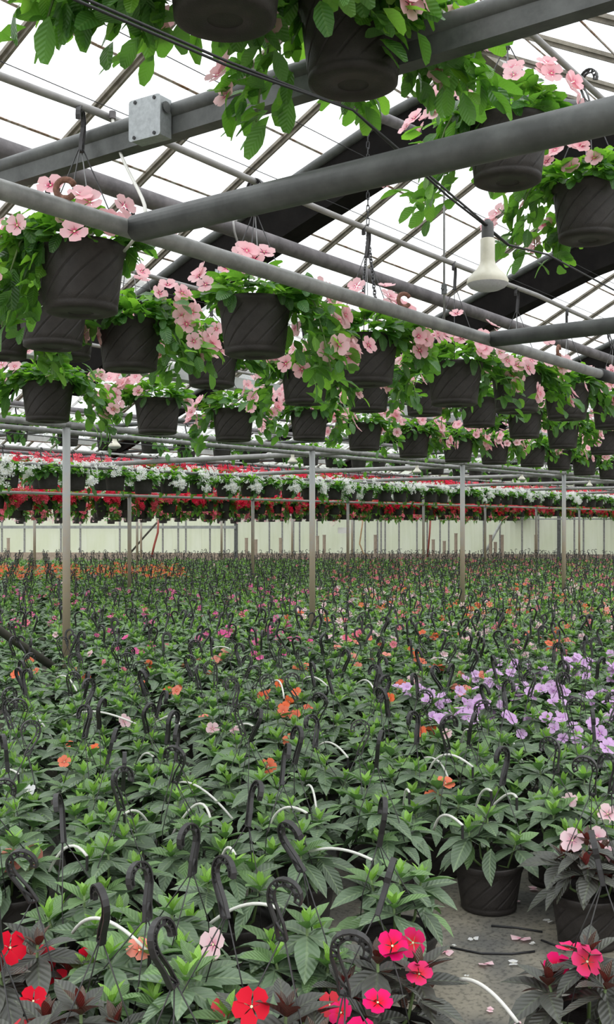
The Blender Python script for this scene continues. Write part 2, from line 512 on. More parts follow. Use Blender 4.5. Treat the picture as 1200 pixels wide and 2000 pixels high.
# ------------------------------------------------------------------ the house: floor, far wall, glazed roofs
SPAN = 7.2
Y0 = -0.1                 # gutter line behind the camera; next gutters every 7.2 m
GUT_Z = 3.0
SLOPE = 0.53
RIDGE_Z = GUT_Z + SLOPE * SPAN / 2

fl = MB()
fl.box((-6, -12, -0.12), (62, 62, 0.0))
tag(link('floor', fl.mesh('floor', M['floor'], False)), kind='structure')
gd = MB(); gd.box((-150, -150, -0.5), (200, 200, -0.13))
tag(link('ground', gd.mesh('ground', M['ground'], False)), 'bare ground outside around the greenhouse', kind='structure')

# roof slopes
BAR_S = 0.75
LAPS_A = [3.50, 4.01, 4.65, 5.29, 5.93, 6.57, 7.10]      # y of the pane laps on the slope that falls away from the camera
def roof_slope(ys, zf, x0, x1, detail, idx):
    c = empty('ceiling', (0, 0, 0), kind='structure')
    nx = int(round((x1 - x0) / BAR_S))
    nvec = Vector((0, -(zf(ys[1]) - zf(ys[0])), (ys[1] - ys[0]))).normalized()
    if nvec.z < 0: nvec = -nvec
    ya, yb = ys[0], ys[-1]
    # glazing bars
    L = Vector((0, yb - ya, zf(yb) - zf(ya)))
    bm = MB()
    hw = 0.028
    bm.beam((0, 0, 0), L, 0.056, 0.022, up=nvec)
    bm.beam(Vector((0, 0, 0)) - nvec * 0.018, L - nvec * 0.018, 0.018, 0.028, up=nvec)
    bme = bm.mesh('glazing_bar', M['bar'], False)
    if detail:
        for i in range(nx + 1):
            link('glazing_bar', bme, c, Matrix.Translation((x0 + i * BAR_S, ya, zf(ya))))
    else:
        ab = MB()
        for i in range(nx + 1):
            p = Vector((x0 + i * BAR_S, ya, zf(ya)))
            ab.beam(p, p + L, 0.056, 0.035, up=nvec)
        tag(link('glazing_bars', ab.mesh('glazing_bars', M['bar'], False), c), kind='stuff')
    # panes, each lapping the next lower one
    cnt = 0
    rest = MB()
    lap = {}
    for j in range(len(ys) - 1):
        a, b = ys[j], ys[j + 1]
        pm = MB()
        p0 = Vector((0, 0, 0)); p1 = Vector((0, b - a, zf(b) - zf(a)))
        w = BAR_S - 0.012
        vv = []
        for off in (0.0, 0.004):
            o = nvec * off
            vv += [p0 + o, p0 + Vector((w, 0, 0)) + o, p1 + Vector((w, 0, 0)) + o, p1 + o]
        quad = [vv[4], vv[5], vv[6], vv[7]]
        pm.add(quad, [(0, 1, 2, 3)])
        me = pm.mesh('pane', M['pane'], False)
        for i in range(nx):
            pos = Vector((x0 + i * BAR_S + 0.006, a, zf(a))) + nvec * (0.012 + 0.003 * (j % 2))
            if detail and cnt < 300:
                link('pane', me, c, Matrix.Translation(pos)); cnt += 1
            else:
                rest.add([q + pos for q in quad], [(0, 1, 2, 3)])
        if detail and 0 < j:
            lm = MB()
            lm.beam((x0, a, zf(a)), (x1, a, zf(a)), 0.017, 0.006, up=nvec)
            link('lap_strip', lm.mesh('lap_strip', M['lap'], False), c, Matrix.Translation(nvec * 0.004))
    if rest.v:
        tag(link('far_panes', rest.mesh('far_panes', M['pane'], False), c), kind='stuff')
    return c

X0R, X1R = -3.0, 45.0
zA = lambda y: RIDGE_Z - SLOPE * (y - 3.5)
zB = lambda y: RIDGE_Z - SLOPE * (3.5 - y)
# first span, both slopes: panes nearest the camera one by one
roof_slope(LAPS_A, zA, -1.5, 30.0, True, 0)
roof_slope([3.5, 2.85, 2.2, 1.55, 0.9, 0.25, -0.1], zB, -1.5, 30.0, True, 1)
for k in range(1, 4):
    yo = SPAN * k
    f1 = (lambda yo: lambda y: RIDGE_Z - SLOPE * abs(y - yo - 3.5))(yo)
    roof_slope([3.5 + yo, 5.3 + yo, 7.1 + yo], f1, -3.0, 57.0, False, 2)
    roof_slope([3.5 + yo, 1.7 + yo, -0.1 + yo], f1, -3.0, 57.0, False, 3)

# ridge caps and gutters (trim of the roof)
ti = 1
for k in range(0, 4):
    m = MB()
    y = 3.5 + SPAN * k
    m.beam((-3, y, RIDGE_Z + 0.0), (57, y, RIDGE_Z + 0.0), 0.09, 0.10)
    tag(link('trim_%d' % ti, m.mesh('ridge_beam', M['bar'], False)), 'brown ridge beam at the top of roof span', kind='structure'); ti += 1
for k in range(0, 5):
    m = MB()
    y = -0.1 + SPAN * k
    z = GUT_Z - 0.10
    for (a, b) in (((-0.10, 0.10), (-0.07, 0.0)), ((-0.07, 0.0), (0.07, 0.0)), ((0.07, 0.0), (0.10, 0.10))):
        m.beam((-3, y + (a[0] + b[0]) / 2, z + (a[1] + b[1]) / 2), (57, y + (a[0] + b[0]) / 2, z + (a[1] + b[1]) / 2),
               0.015 if a[1] != b[1] else 0.14, 0.11 if a[1] != b[1] else 0.012)
    tag(link('trim_%d' % ti, m.mesh('gutter', M['gutter'], False)), 'pale gutter between two roof spans', kind='structure'); ti += 1

# far wall of pale fibreglass panels on steel studs
WL = atd(-260, HOR, 45.0); WR = atd(1460, HOR, 40.5)
wdir = (WR - WL); wdir.z = 0
WLEN = wdir.length; wdir.normalize()
wang = math.atan2(wdir.y, wdir.x)
wall = empty('wall_back', (WL.x, WL.y, 0), wang, kind='structure')
def wall_u(px):
    """distance along the far wall for a picture column"""
    d = Vector((math.cos(ALPHA), math.sin(ALPHA), 0)) + Vector((math.sin(ALPHA), -math.cos(ALPHA), 0)) * ((px - 600) / FPX)
    n = Vector((-wdir.y, wdir.x, 0))
    t = WL.dot(n) / d.dot(n)
    p = d * t
    return (p - Vector((WL.x, WL.y, 0))).dot(wdir)
PW = 1.22
pm = MB()
prof = []
for i in range(13):
    prof.append((PW * i / 12, 0.012 * (1 if i % 2 else -1)))
vv = [(x, y, 0.30) for x, y in prof] + [(x, y, 4.6) for x, y in prof]
pm.add(vv, [(i, i + 1, i + 14, i + 13) for i in range(12)])
pme = pm.mesh('wall_panel', M['fibre'], False)
for i in range(int(WLEN / PW)):
    link('wall_panel', pme, wall, Matrix.Translation((i * PW + 0.004, (i % 2) * 0.012, 0)))
sill = MB(); sill.box((0, -0.10, 0.0), (WLEN, 0.06, 0.30))
link('base_board', sill.mesh('base_board', M['stake'], False), wall)
stx = [-120, -60, 5, 49, 120, 158, 235, 277, 319, 349, 364, 411, 440, 462, 527, 552, 574, 586, 620, 692, 714, 738, 745, 753, 780, 815, 835, 860, 877, 945, 977, 1020, 1052, 1092, 1122, 1140, 1180, 1230, 1290]
sm = MB(); sm.box((-0.03, -0.09, 0.0), (0.03, -0.03, 4.6)); sme = sm.mesh('stud', M['steel'], False)
sm = MB(); sm.box((-0.07, -0.12, 0.0), (0.07, -0.03, 4.6)); smw = sm.mesh('stud_wide', M['steel_dark'], False)
for x in stx:
    link('stud', smw if x in (462, 1092) else sme, wall, Matrix.Translation((wall_u(x), 0, 0)))
rm = MB(); rm.box((0, -0.15, 1.30), (wall_u(462), -0.09, 1.42)); link('rail', rm.mesh('rail', M['rail'], False), wall)
rm = MB(); rm.box((wall_u(462), -0.13, 1.66), (WLEN, -0.09, 1.71)); link('rail', rm.mesh('rail', M['rail'], False), wall)
# side wall close the room behind the far rows
for nm, (p, q) in (('wall_left', (Vector((-3, 36, 0)), Vector((WL.x, WL.y, 0)))), ('wall_right', (Vector((WR.x, WR.y, 0)), Vector((57, -4, 0))))):
    m = MB(); m.beam((p.x, p.y, 2.3), (q.x, q.y, 2.3), 0.03, 4.6); tag(link(nm, m.mesh(nm, M['fibre'], False)), kind='structure')


# ------------------------------------------------------------------ posts, pipes, beams, conduits
PIPE_Z = 2.357
def pipe(name, pts, r, mat, label, cat='pipe', group=None, n=14):
    if pts[-1][0] > 40: pts = list(pts[:-1]) + [(wall_x(pts[-1][1]), pts[-1][1], pts[-1][2])]
    m = MB(); m.tube(pts, r, n)
    return tag(link(name, m.mesh(name, mat)), label, cat, group)

def wall_x(y):
    """x where a row at y meets the end walls, a little inside"""
    t = (y - WL.y) / (WR.y - WL.y)
    if y >= WR.y: return WL.x + (WR.x - WL.x) * t - 0.5
    t = (y - WR.y) / (-4 - WR.y)
    return WR.x + (57 - WR.x) * t - 0.5

def sag(p, q, s, n=14):
    p = Vector(p); q = Vector(q)
    return [p.lerp(q, i / n) - Vector((0, 0, s * 4 * (i / n) * (1 - i / n))) for i in range(n + 1)]

# posts along the gutter lines
ordn = ['first', 'second', 'third', 'fourth', 'fifth', 'sixth', 'seventh', 'eighth', 'ninth', 'tenth', 'eleventh', 'twelfth', 'thirteenth', 'fourteenth']
for row, yy in enumerate((7.1, 14.3, 21.5, 28.7)):
    top = (PIPE_Z - CAM_H) if row == 0 else 0.52
    m = MB(); m.tube([(0, 0, 0), (0, 0, CAM_H + top)], 0.034 if row == 0 else 0.036, 16)
    cap = MB(); cap.tube([(0, 0, CAM_H + top - 0.02), (0, 0, CAM_H + top + 0.03)], 0.042, 16)
    foot = MB(); foot.lathe([(0.0, 0.0), (0.09, 0.0), (0.09, 0.012), (0.04, 0.012), (0.04, 0.06), (0.036, 0.06)], 16)
    me, ce, fe = m.mesh('post', M['post']), cap.mesh('collar', M['steel']), foot.mesh('foot_plate', M['steel_dark'], False)
    seen = 0
    for k in range(-1, 14):
        X = 6.06 + 3.6 * k + (0.0 if row == 0 else 0.45)
        px, py, d = project((X, yy, 1.0))
        if d < 2 or px < -160 or px > 1360 or d > 40: continue
        vis = 0 <= px <= 1200
        o = empty('post', (X, yy, 0), 0)
        nm = ['nearest', 'second', 'third', 'farthest'][row]
        if vis:
            lab = '%s steel post from the left in the %s post row' % (ordn[seen], nm); seen += 1
        else:
            lab = 'steel post just outside the view in the %s post row' % nm
        tag(o, lab, 'post', 'steel posts of the greenhouse')
        link('shaft', me, o); link('collar', ce, o); link('foot_plate', fe, o)

# pipe A, close overhead, ends in a dark coupling
A_Y = 2.235
aend = at(1184, 735, A_Y).x
pa = empty('overhead_pipe', (0, A_Y, PIPE_Z), 0, 'grey steel pipe close overhead running from left edge down to right', 'pipe')
m = MB(); m.tube([(-1.0, 0, 0), (3.0, 0, 0), (aend, 0, 0)], 0.0265, 20); link('tube', m.mesh('tube', M['steel']), pa)
m = MB(); m.tube([(aend - 0.10, 0, 0), (aend + 0.12, 0, 0)], 0.034, 20); m.tube([(aend + 0.12, 0, 0), (aend + 0.15, 0, 0)], 0.028, 20)
link('coupling', m.mesh('coupling', M['cable']), pa)
m = MB(); m.tube([(aend + 0.15, 0, 0), (30, 0, 0)], 0.024, 14); link('tube', m.mesh('tube_far', M['steel']), pa)

# cross pipes that tee into pipe A
for (X, r, lab) in ((2.150, 0.0385, 'thick grey cross pipe rising to the upper right from the near overhead pipe'),
                    (4.43, 0.036, 'grey cross pipe behind the right part of the near overhead pipe')):
    o = empty('cross_pipe', (X, 0, PIPE_Z), 0, lab, 'pipe')
    m = MB(); m.tube([(0, -3, 0), (0, 0.5, 0), (0, A_Y - 0.02, 0)], r, 22); link('tube', m.mesh('tube', M['steel_dark']), o)
    m = MB(); m.tube([(0, 0.42, 0), (0, 0.43, 0)], r + 0.0012, 22); link('joint_ring', m.mesh('joint_ring', M['steel_dark']), o)
# more of them in the spans behind
for j, (X, ya, yb) in enumerate([(6.6, A_Y, 7.1)] + [(7.0 + 3.6 * k, 7.1, 14.3) for k in range(1, 8)] + [(10.6 + 3.6 * k, 14.3, 21.5) for k in range(0, 7)]):
    m = MB(); m.tube([(X, ya + 0.03, PIPE_Z + (0.02 if j else 0.0)), (X, (ya + yb) / 2, PIPE_Z + 0.02), (X, yb - 0.03, PIPE_Z)], 0.034, 10)
    if j == 0: continue
    tag(link('cross_pipe', m.mesh('cross_pipe', M['plastic_grey'])), 'grey cross pipe overhead behind the near posts, %s from left' % ordinal(j), 'pipe', 'cross pipes over the far bays')

# pipes over the post rows and through the spans beyond
pipe('overhead_pipe', [(-2, 7.1, PIPE_Z), (20, 7.1, PIPE_Z), (50, 7.1, PIPE_Z)], 0.030, M['steel'], 'grey pipe resting on the nearest row of posts')
pipe('overhead_pipe', [(-2, 7.66, PIPE_Z), (20, 7.66, PIPE_Z), (50, 7.66, PIPE_Z)], 0.024, M['steel'], 'thinner grey pipe running just behind the nearest post row')
pipe('overhead_pipe', [(-2, 11.42, PIPE_Z - 0.05), (20, 11.42, PIPE_Z - 0.05), (55, 11.42, PIPE_Z - 0.05)], 0.021, M['steel'], 'thin grey pipe just above the white flower baskets')
pipe('overhead_pipe', [(-2, 14.3, 2.02), (25, 14.3, 2.02), (55, 14.3, 2.02)], 0.024, M['gutter'], 'pale pipe along the second row of posts among red flowers')
pipe('overhead_pipe', [(0, 21.5, 2.02), (25, 21.5, 2.02), (57, 21.5, 2.02)], 0.024, M['gutter'], 'pale pipe along the third row of posts')
for i, (yy, zz, r) in enumerate(((9.2, 2.98, 0.022), (12.0, 2.86, 0.022), (14.3, 2.75, 0.03),
                                 (15.6, 2.66, 0.024), (17.0, 2.75, 0.024), (18.9, 2.78, 0.03), (20.4, 2.72, 0.026), (22.5, 2.8, 0.026), (24.6, 2.75, 0.026))):
    pipe('overhead_pipe', [(-1, yy, zz), (25, yy, zz), (56, yy, zz)], r, M['plastic_grey'] if i % 2 else M['steel_brown'],
         'horizontal pipe under the far roof, %s behind the near posts' % ordinal(i + 1), 'pipe', 'pipes under the far roof', 8)
# centre purlin under each ridge
pipe('purlin_pipe', [(-1, 3.45, 2.985), (20, 3.45, 2.985), (56, 3.45, 2.985)], 0.040, M['steel_brown'], 'brown purlin pipe crossing behind the near overhead pipe')
for k in (1, 2):
    pipe('purlin_pipe', [(-1, 3.45 + SPAN * k, 2.985), (20, 3.45 + SPAN * k, 2.985), (56, 3.45 + SPAN * k, 2.985)], 0.040, M['steel_brown'],
         'brown purlin pipe under the %s roof ridge' % ordinal(k + 1), 'pipe', 'far purlin pipes')

# truss chords, spaced like the posts
for span in range(0, 3):
    for k in range(0, 13):
        X = 2.46 + 3.6 * k
        ya, yb = -0.1 + SPAN * span, 7.1 + SPAN * span
        if span == 0 and k == 0:
            o = empty('truss_chord', (X, 0, 2.80), 0, 'heavy double steel truss chord across the top carrying the junction box', 'beam')
            m = MB(); m.tube([(0, -3, 0.028), (0, 2, 0.028), (0, yb, 0.028)], 0.028, 18); link('upper_tube', m.mesh('upper_tube', M['steel_dark']), o)
            m = MB(); m.beam((0, -3, -0.020), (0, yb, -0.020), 0.03, 0.06); m.beam((0.012, -3, -0.046), (0.012, yb, -0.046), 0.055, 0.010)
            link('lower_angle', m.mesh('lower_angle', M['steel_dark'], False), o)
        else:
            px, py, d = project((X, (ya + yb) / 2, 2.8))
            if d > 38 or (px < -900 or px > 1900): continue
            if span == 0 and k < 2: continue
            m = MB(); m.tube([(X, ya, 2.80), (X, (ya + yb) / 2, 2.80), (X, yb, 2.80)], 0.028, 8)
            tag(link('truss_chord', m.mesh('truss_chord', M['steel_dark'])), 'dark truss chord, %s from left under the %s roof bay' % (ordinal(k + 1), ordinal(span + 1)), 'beam', 'truss chords of the far bays')

# dark timber truss rafters, gently bowed, from gutter up to under the ridge
raf = [(7.05, 2.78), (6.2, 3.12), (5.4, 3.46), (4.5, 3.79), (3.75, 4.05), (3.45, 4.12), (3.15, 4.05), (2.4, 3.79), (1.5, 3.46), (0.7, 3.12), (-0.1, 2.78)]
for span in range(0, 2):
    for k in range(1, 11):
        X = 2.46 + 3.6 * k
        yo = SPAN * span
        px, py, d = project((X, yo + 5.0, 3.4))
        if d > 34 or px < -500 or px > 1700: continue
        near = span == 0 and k <= 2
        o = empty('rafter', (X, yo, 0), 0)
        if near:
            lab = ['broad dark timber rafter rising behind the hanging chain', 'dark timber rafter rising behind the hanging heat lamp'][k - 1]
            tag(o, lab, 'beam')
        else:
            tag(o, 'dark timber rafter, %s from left over the %s roof bay' % (ordinal(k), ordinal(span + 1)), 'beam', 'far dark rafters')
        m = MB()
        H, W = (0.34, 0.20) if span == 0 else (0.16, 0.10)
        vv = []; ff = []
        for i, (y, z) in enumerate(raf):
            vv += [(-W/2, y, z - H/2), (W/2, y, z - H/2), (W/2, y, z + H/2), (-W/2, y, z + H/2)]
            if i:
                b = (i - 1) * 4; c = i * 4
                ff += [(b+j, b+(j+1) % 4, c+(j+1) % 4, c+j) for j in range(4)]
        ff += [(0, 1, 2, 3), tuple(len(vv) - 4 + j for j in (3, 2, 1, 0))]
        m.add(vv, ff); link('plank', m.mesh('plank', M['beam'], False), o)
        m = MB(); m.tube([(-0.10, y, z + H/2 + 0.01) for (y, z) in raf], 0.035, 10); link('edge_pipe', m.mesh('edge_pipe', M['steel_dark']), o)

# slanting brace pipe near the top centre
pb0 = at(655, 190, 2.9); pb1 = at(815, 258, 3.3)
pipe('brace_pipe', [pb0, (pb0 + pb1) / 2, pb1], 0.030, M['steel_brown'], 'short brown brace pipe behind the thick cross pipe under the top baskets')

# slim conduits that carry the hanging baskets
ROWS = {1: (1.70, 3.40), 2: (2.73, 2.905), 3: (3.88, 2.775), 4: (4.85, 2.60)}
pipe('conduit', sag((0.2, 1.70, 3.40), (3.2, 1.70, 3.38), 0.02) + sag((3.2, 1.70, 3.38), (14, 1.70, 3.40), 0.06)[1:], 0.013, M['plastic_grey'], 'thin grey conduit at the top right carrying a black basket hook')
c2 = []
for a, b in ((0.5, 2.46), (2.46, 6.06), (6.06, 9.66), (9.66, 16.0), (16.0, 30.0)):
    c2 += sag((a, 2.73, 2.915), (b, 2.73, 2.915), 0.022, 8)[(1 if c2 else 0):]
pipe('conduit', c2, 0.0135, M['plastic_grey'], 'long thin grey conduit from the junction box carrying a row of basket hooks')
pipe('conduit', sag((0.5, 3.88, 2.79), (30, 3.88, 2.79), 0.03), 0.012, M['plastic_grey'], 'thin grey conduit behind the near baskets under the dark rafter')
pipe('conduit', sag((0.5, 4.85, 2.60), (30, 4.85, 2.60), 0.03), 0.011, M['plastic_grey'], 'thin conduit above the fourth row of baskets')
# support wires under the glass
for i, (yy, zz) in enumerate(((2.2, 3.55), (3.0, 3.40), (3.62, 3.42), (4.1, 3.30), (4.6, 3.28), (5.2, 3.12), (5.8, 3.0), (6.4, 2.95))):
    m = MB(); m.tube([(-1, yy, zz), (15, yy, zz), (40, yy, zz)], 0.0022, 5)
    tag(link('support_wire', m.mesh('support_wire', M['cable'])), 'thin dark wire stretched under the roof glass, %s from the ridge side' % ordinal(i + 1), 'wire', 'support wires under the roof')

# junction box on the conduit
jb = empty('junction_box', atx(294, 236, 2.405), 0, 'square galvanised junction box on the conduit at upper left', 'box')
fdir = ALPHA + PI           # faces the camera side
m = MB()
w, h = 0.066, 0.066
rot = Matrix.Rotation(R(6), 3, 'X')
plate = []
cr = 0.010
for cx, cy, a0 in ((w - cr, h - cr, 0), (-w + cr, h - cr, 90), (-w + cr, -h + cr, 180), (w - cr, -h + cr, 270)):
    for t in (0, 45, 90):
        plate.append((cx + cr * math.cos(R(a0 + t)), cy + cr * math.sin(R(a0 + t))))
n = len(plate)
vv = [(-0.030, x, z) for x, z in plate] + [(-0.026, x, z) for x, z in plate]
m.add(vv, [tuple(range(n - 1, -1, -1)), tuple(range(n, 2 * n))] + [(i, (i + 1) % n, n + (i + 1) % n, n + i) for i in range(n)])
jr = Matrix.Rotation(R(4), 4, 'Z')
link('cover_plate', m.mesh('cover_plate', M['plate'], False), jb, jr)
m = MB(); m.box((-0.026, -w + 0.004, -h + 0.004), (0.03, w - 0.004, h - 0.004)); link('box_body', m.mesh('box_body', M['plate'], False), jb, jr)
for sx, sz in ((-1, 1), (1, -1), (-1, -1), (0.9, 1)):
    m = MB(); m.tube([(-0.033, sx * 0.042, sz * 0.056), (-0.028, sx * 0.042, sz * 0.056)], 0.006, 8); link('screw', m.mesh('screw', M['cable'], False), jb, jr)
m = MB(); m.tube([(0.0, -w - 0.003, 0.03), (0.0, -w, 0.03)], 0.018, 14); link('knockout', m.mesh('knockout', M['steel_dark'], False), jb, jr)

# white cable looping down from the conduit
loop = [at(220, 232, 2.70), at(222, 262, 2.68), at(238, 310, 2.60), at(262, 355, 2.45), at(281, 392, 2.30), at(286, 412, 2.15), at(281, 436, 2.15), at(262, 470, 2.45), at(243, 490, 2.55)]
pts = []
for i in range(len(loop) - 1):
    for t in (0, 0.5):
        pts.append(loop[i].lerp(loop[i + 1], t))
pts.append(loop[-1])
for _ in range(2):
    pts = [pts[0]] + [(pts[i - 1] + pts[i] * 2 + pts[i + 1]) / 4 for i in range(1, len(pts) - 1)] + [pts[-1]]
ca = empty('hanging_cable', pts[0], 0, 'white cable looping down from the conduit beside the junction box', 'cable')
m = MB(); m.tube([p - pts[0] for p in pts], 0.0055, 8); link('cable_run', m.mesh('cable_run', M['white_tube']), ca)
m = MB(); m.tube([(0, 0, 0.0), (0, 0, 0.025)], 0.012, 8); link('clamp', m.mesh('clamp', M['steel_brown'], False), ca)
pipe('tie_wire', [at(462, 430, 3.4), at(456, 432, 3.38), at(458, 452, 3.36), at(465, 475, 3.38), at(466, 520, 3.40)], 0.006, M['plastic_grey'], 'grey wire loop tied round the brown purlin pipe', 'wire', None, 6)

# rusty C hooks standing on pipe A
for i, (px, lab) in enumerate(((128, 'rusty C hook on the near overhead pipe at far left'), (790, 'rusty C hook on the near overhead pipe beside the chain'), (1092, 'rusty C hook near the right end of the overhead pipe'))):
    X = at(px, 600, A_Y).x
    o = empty('pipe_hook', (X, A_Y, PIPE_Z + 0.0255), [ALPHA + PI / 2, ALPHA + PI / 2 + 0.3, ALPHA + PI / 2 + 1.1][i], lab, 'hook')
    m = MB()
    arc = [(0.026 * math.cos(R(a)), 0, 0.030 + 0.026 * math.sin(R(a))) for a in range(25, 340, 20)]
    s = -1 if i == 0 else 1
    m.tube([(-x if i == 0 else x, y, z) for x, y, z in [(-p[0] * s, p[1], p[2]) for p in arc]], 0.009, 8)
    m.tube([(0, 0, -0.004), (0, 0, 0.010)], 0.014, 8)
    link('hook_bend', m.mesh('hook_bend', M['rust']), o)

# chain hanging from the roof to pipe A
ctop = at(716, 190, 3.05); ccl = at(719, 455, 3.0)
ch = empty('hanging_chain', (ccl.x, ccl.y, 0), 0, 'dark steel chain hanging down to the near overhead pipe', 'chain')
lk = MB()
lpts = []
for a in range(0, 360, 36):
    lpts.append((0.0075 * math.cos(R(a)), 0, 0.0115 * math.sin(R(a)) + (0.009 if math.sin(R(a)) > 0 else -0.009)))
lk.tube(lpts, 0.0028, 5, closed=True)
lme = lk.mesh('chain_link', M['cable'])
z = 3.60; i = 0
while z > ccl.z - 0.02:
    link('chain_link', lme, ch, Matrix.Translation((0, 0, z)) @ Matrix.Rotation(ALPHA + PI / 2 + (PI / 2 if i % 2 else 0.2), 4, 'Z')); z -= 0.033; i += 1
for e in ((708, 588), (735, 598)):
    pe = at(e[0], e[1], 2.62)
    d = pe - Vector((ccl.x, ccl.y, ccl.z)); nl = int(d.length / 0.033)
    q = d.to_track_quat('Z', 'Y').to_matrix().to_4x4()
    for j in range(nl):
        link('chain_link', lme, ch, Matrix.Translation(Vector((0, 0, ccl.z)) + d * (j / nl)) @ q @ Matrix.Rotation(PI / 2 * (j % 2) + 0.6, 4, 'Z'))

# thin hanging rod with clamp
rod = empty('hanging_rod', at(868, 565, 3.2), 0, 'thin vertical steel rod hanging left of the heat lamp', 'rod')
m = MB(); m.tube([(0, 0, -0.35), (0, 0, 0.5), (0, 0, zA(rod.location.y) - rod.location.z - 0.02)], 0.007, 8); link('rod_shaft', m.mesh('rod_shaft', M['steel']), rod)
m = MB(); m.tube([(0, 0, -0.03), (0, 0, 0.03)], 0.018, 8); m.tube([(-0.03, 0, 0.0), (0.03, 0, 0.0)], 0.008, 6); link('clamp', m.mesh('clamp', M['steel_dark'], False), rod)

pt = empty('plant_tag', at(436, 536, 3.88), ALPHA - PI / 2, 'clear plastic plant tag hanging left of the centre basket', 'tag')
m = MB(); m.box((-0.045, -0.001, -0.024), (0.045, 0.001, 0.024)); m.v = [(x, y, z - x * 0.15) for x, y, z in m.v]; link('tag_blade', m.mesh('tag_blade', M['tag'], False), pt)
m = MB(); m.tube([(-0.02, 0, 0.02), (-0.03, 0, 0.10), (-0.02, 0, 2.79 - pt.location.z)], 0.002, 5); link('tag_wire', m.mesh('tag_wire', M['hook_pale']), pt)

# heat lamps on a twin cable
def lamp_mesh():
    body = MB(); body.lathe([(0.0205, 0.152), (0.0225, 0.150), (0.0225, 0.085), (0.0245, 0.074), (0.034, 0.058), (0.049, 0.043), (0.060, 0.031), (0.0645, 0.020), (0.0635, 0.012)], 32)
    face = MB(); face.lathe([(0.0635, 0.012), (0.055, 0.002), (0.038, -0.006), (0.018, -0.010), (0.0001, -0.011)], 32)
    sock = MB(); sock.lathe([(0.0185, 0.146), (0.0185, 0.150), (0.019, 0.158), (0.0185, 0.196), (0.0155, 0.204), (0.010, 0.206), (0.009, 0.211), (0.0001, 0.212)], 24)
    return body.mesh('bulb', M['lamp']), face.mesh('bulb_face', M['lamp_face']), sock.mesh('socket', M['socket'])
lb, lf, ls = lamp_mesh()
def lamp(p, lab, group=None):
    o = empty('heat_lamp', p, 0, lab, 'lamp', group)
    link('bulb', lb, o); link('bulb_face', lf, o); link('socket', ls, o)
    return o
L_Y = 1.49
lp = at(953, 562, L_Y)
lamp(lp, 'unlit cream reflector heat lamp hanging from a black cable at upper right')
for off in (0.0, 0.014):
    p0 = at(-40, -80, L_Y); p1 = at(160, -5 + 10 * off / 0.014, L_Y); p2 = at(440, 118 + 8 * off / 0.014, L_Y); p25 = at(690, 215, L_Y); p3 = lp + Vector((0, 0, 0.19)); p4 = at(1070, 497, L_Y); p5 = at(1210, 572, L_Y)
    cp = [p0, p1, p2, p25, p3 - Vector((0.25, off, -0.03)), p3 - Vector((0.019, off * 0.5, 0)), p3 + Vector((0.019, off * 0.5, -0.005)), p3 + Vector((0.15, off * 0.3, -0.025)), p4, p5, p5 + (p5 - p4) * 4]
    m = MB(); m.tube(cp, 0.0035, 6)
    tag(link('lamp_cable', m.mesh('lamp_cable', M['cable'])), ('lower' if off else 'upper') + ' strand of the black twin cable sagging across the top to the heat lamp', 'cable')
for k, (px, py) in enumerate(((224, 875), (572, 905), (815, 924), (1020, 938), (1152, 950))):
    o = lamp(at(px, py, 8.05), '%s small white heat lamp from left in the far lamp row' % ordn[k], 'far heat lamps')
m = MB(); m.tube(sag(at(-200, 820, 8.05), at(572, 884, 8.05), 0.05) + sag(at(572, 884, 8.05), at(1400, 956, 8.05), 0.05)[1:], 0.005, 5)
tag(link('lamp_cable', m.mesh('lamp_cable', M['cable'])), 'black cable carrying the far row of heat lamps', 'cable')

# mossy slanting pole beside the first post
pipe('slanting_pole', [at(-120, 1160, 7.1), at(0, 1232, 7.08), at(112, 1308, 7.05)], 0.035, M['moss'], 'dark mossy slanting pole leaning to the first near post', 'pole')
# diagonal braces and hoses by the far wall
def wallp(px, py, off=0.6):
    d = (WL + wdir * wall_u(px)); d = d - Vector((-wdir.y, wdir.x, 0)) * off
    depth = d.x * math.cos(ALPHA) + d.y * math.sin(ALPHA)
    return Vector((d.x, d.y, CAM_H + (HOR - py) / FPX * depth))
pipe('brace', [wallp(322, 1012), wallp(290, 1048), wallp(258, 1086)], 0.04, M['moss'], 'thin diagonal brace on the left half of the far wall', 'brace', None, 6)
pipe('brace', [wallp(992, 995), wallp(966, 1042), wallp(942, 1090)], 0.05, M['gutter'], 'pale diagonal brace on the right half of the far wall', 'brace', None, 6)
pipe('garden_hose', [wallp(317, 1015), wallp(316, 1040), wallp(309, 1065), wallp(304, 1088)], 0.045, M['hose'], 'red hose hanging on the left half of the far wall', 'hose', None, 6)
pipe('garden_hose', [wallp(842, 1005), wallp(840, 1040), wallp(836, 1088)], 0.035, M['hose'], 'thin red hose hanging on the right half of the far wall', 'hose', None, 6)
pipe('garden_hose', [wallp(712, 1012), wallp(708, 1040), wallp(705, 1062), wallp(712, 1080), wallp(722, 1086)], 0.03, M['hose_tan'], 'tan hose hanging in a curve on the far wall', 'hose', None, 6)
for i, (px, py) in enumerate(((39, 1052), (492, 1052), (510, 1055), (557, 1052), (627, 1048), (640, 1046), (737, 1046), (868, 1058), (890, 1043), (847, 1055), (956, 1046), (978, 1046), (965, 1060), (1042, 1046))):
    p = wallp(px, py, 1.2)
    m = MB(); m.box((-0.045, -0.045, 0), (0.045, 0.045, p.z)); m.box((-0.05, -0.05, p.z), (0.05, 0.05, p.z + 0.03))
    o = tag(link('stake', m.mesh('stake', M['stake'], False)), 'brown wooden stake before the far wall, %s of the row' % ordinal(i + 1), 'stake', 'stakes along the far wall'); o.location = (p.x, p.y, 0)
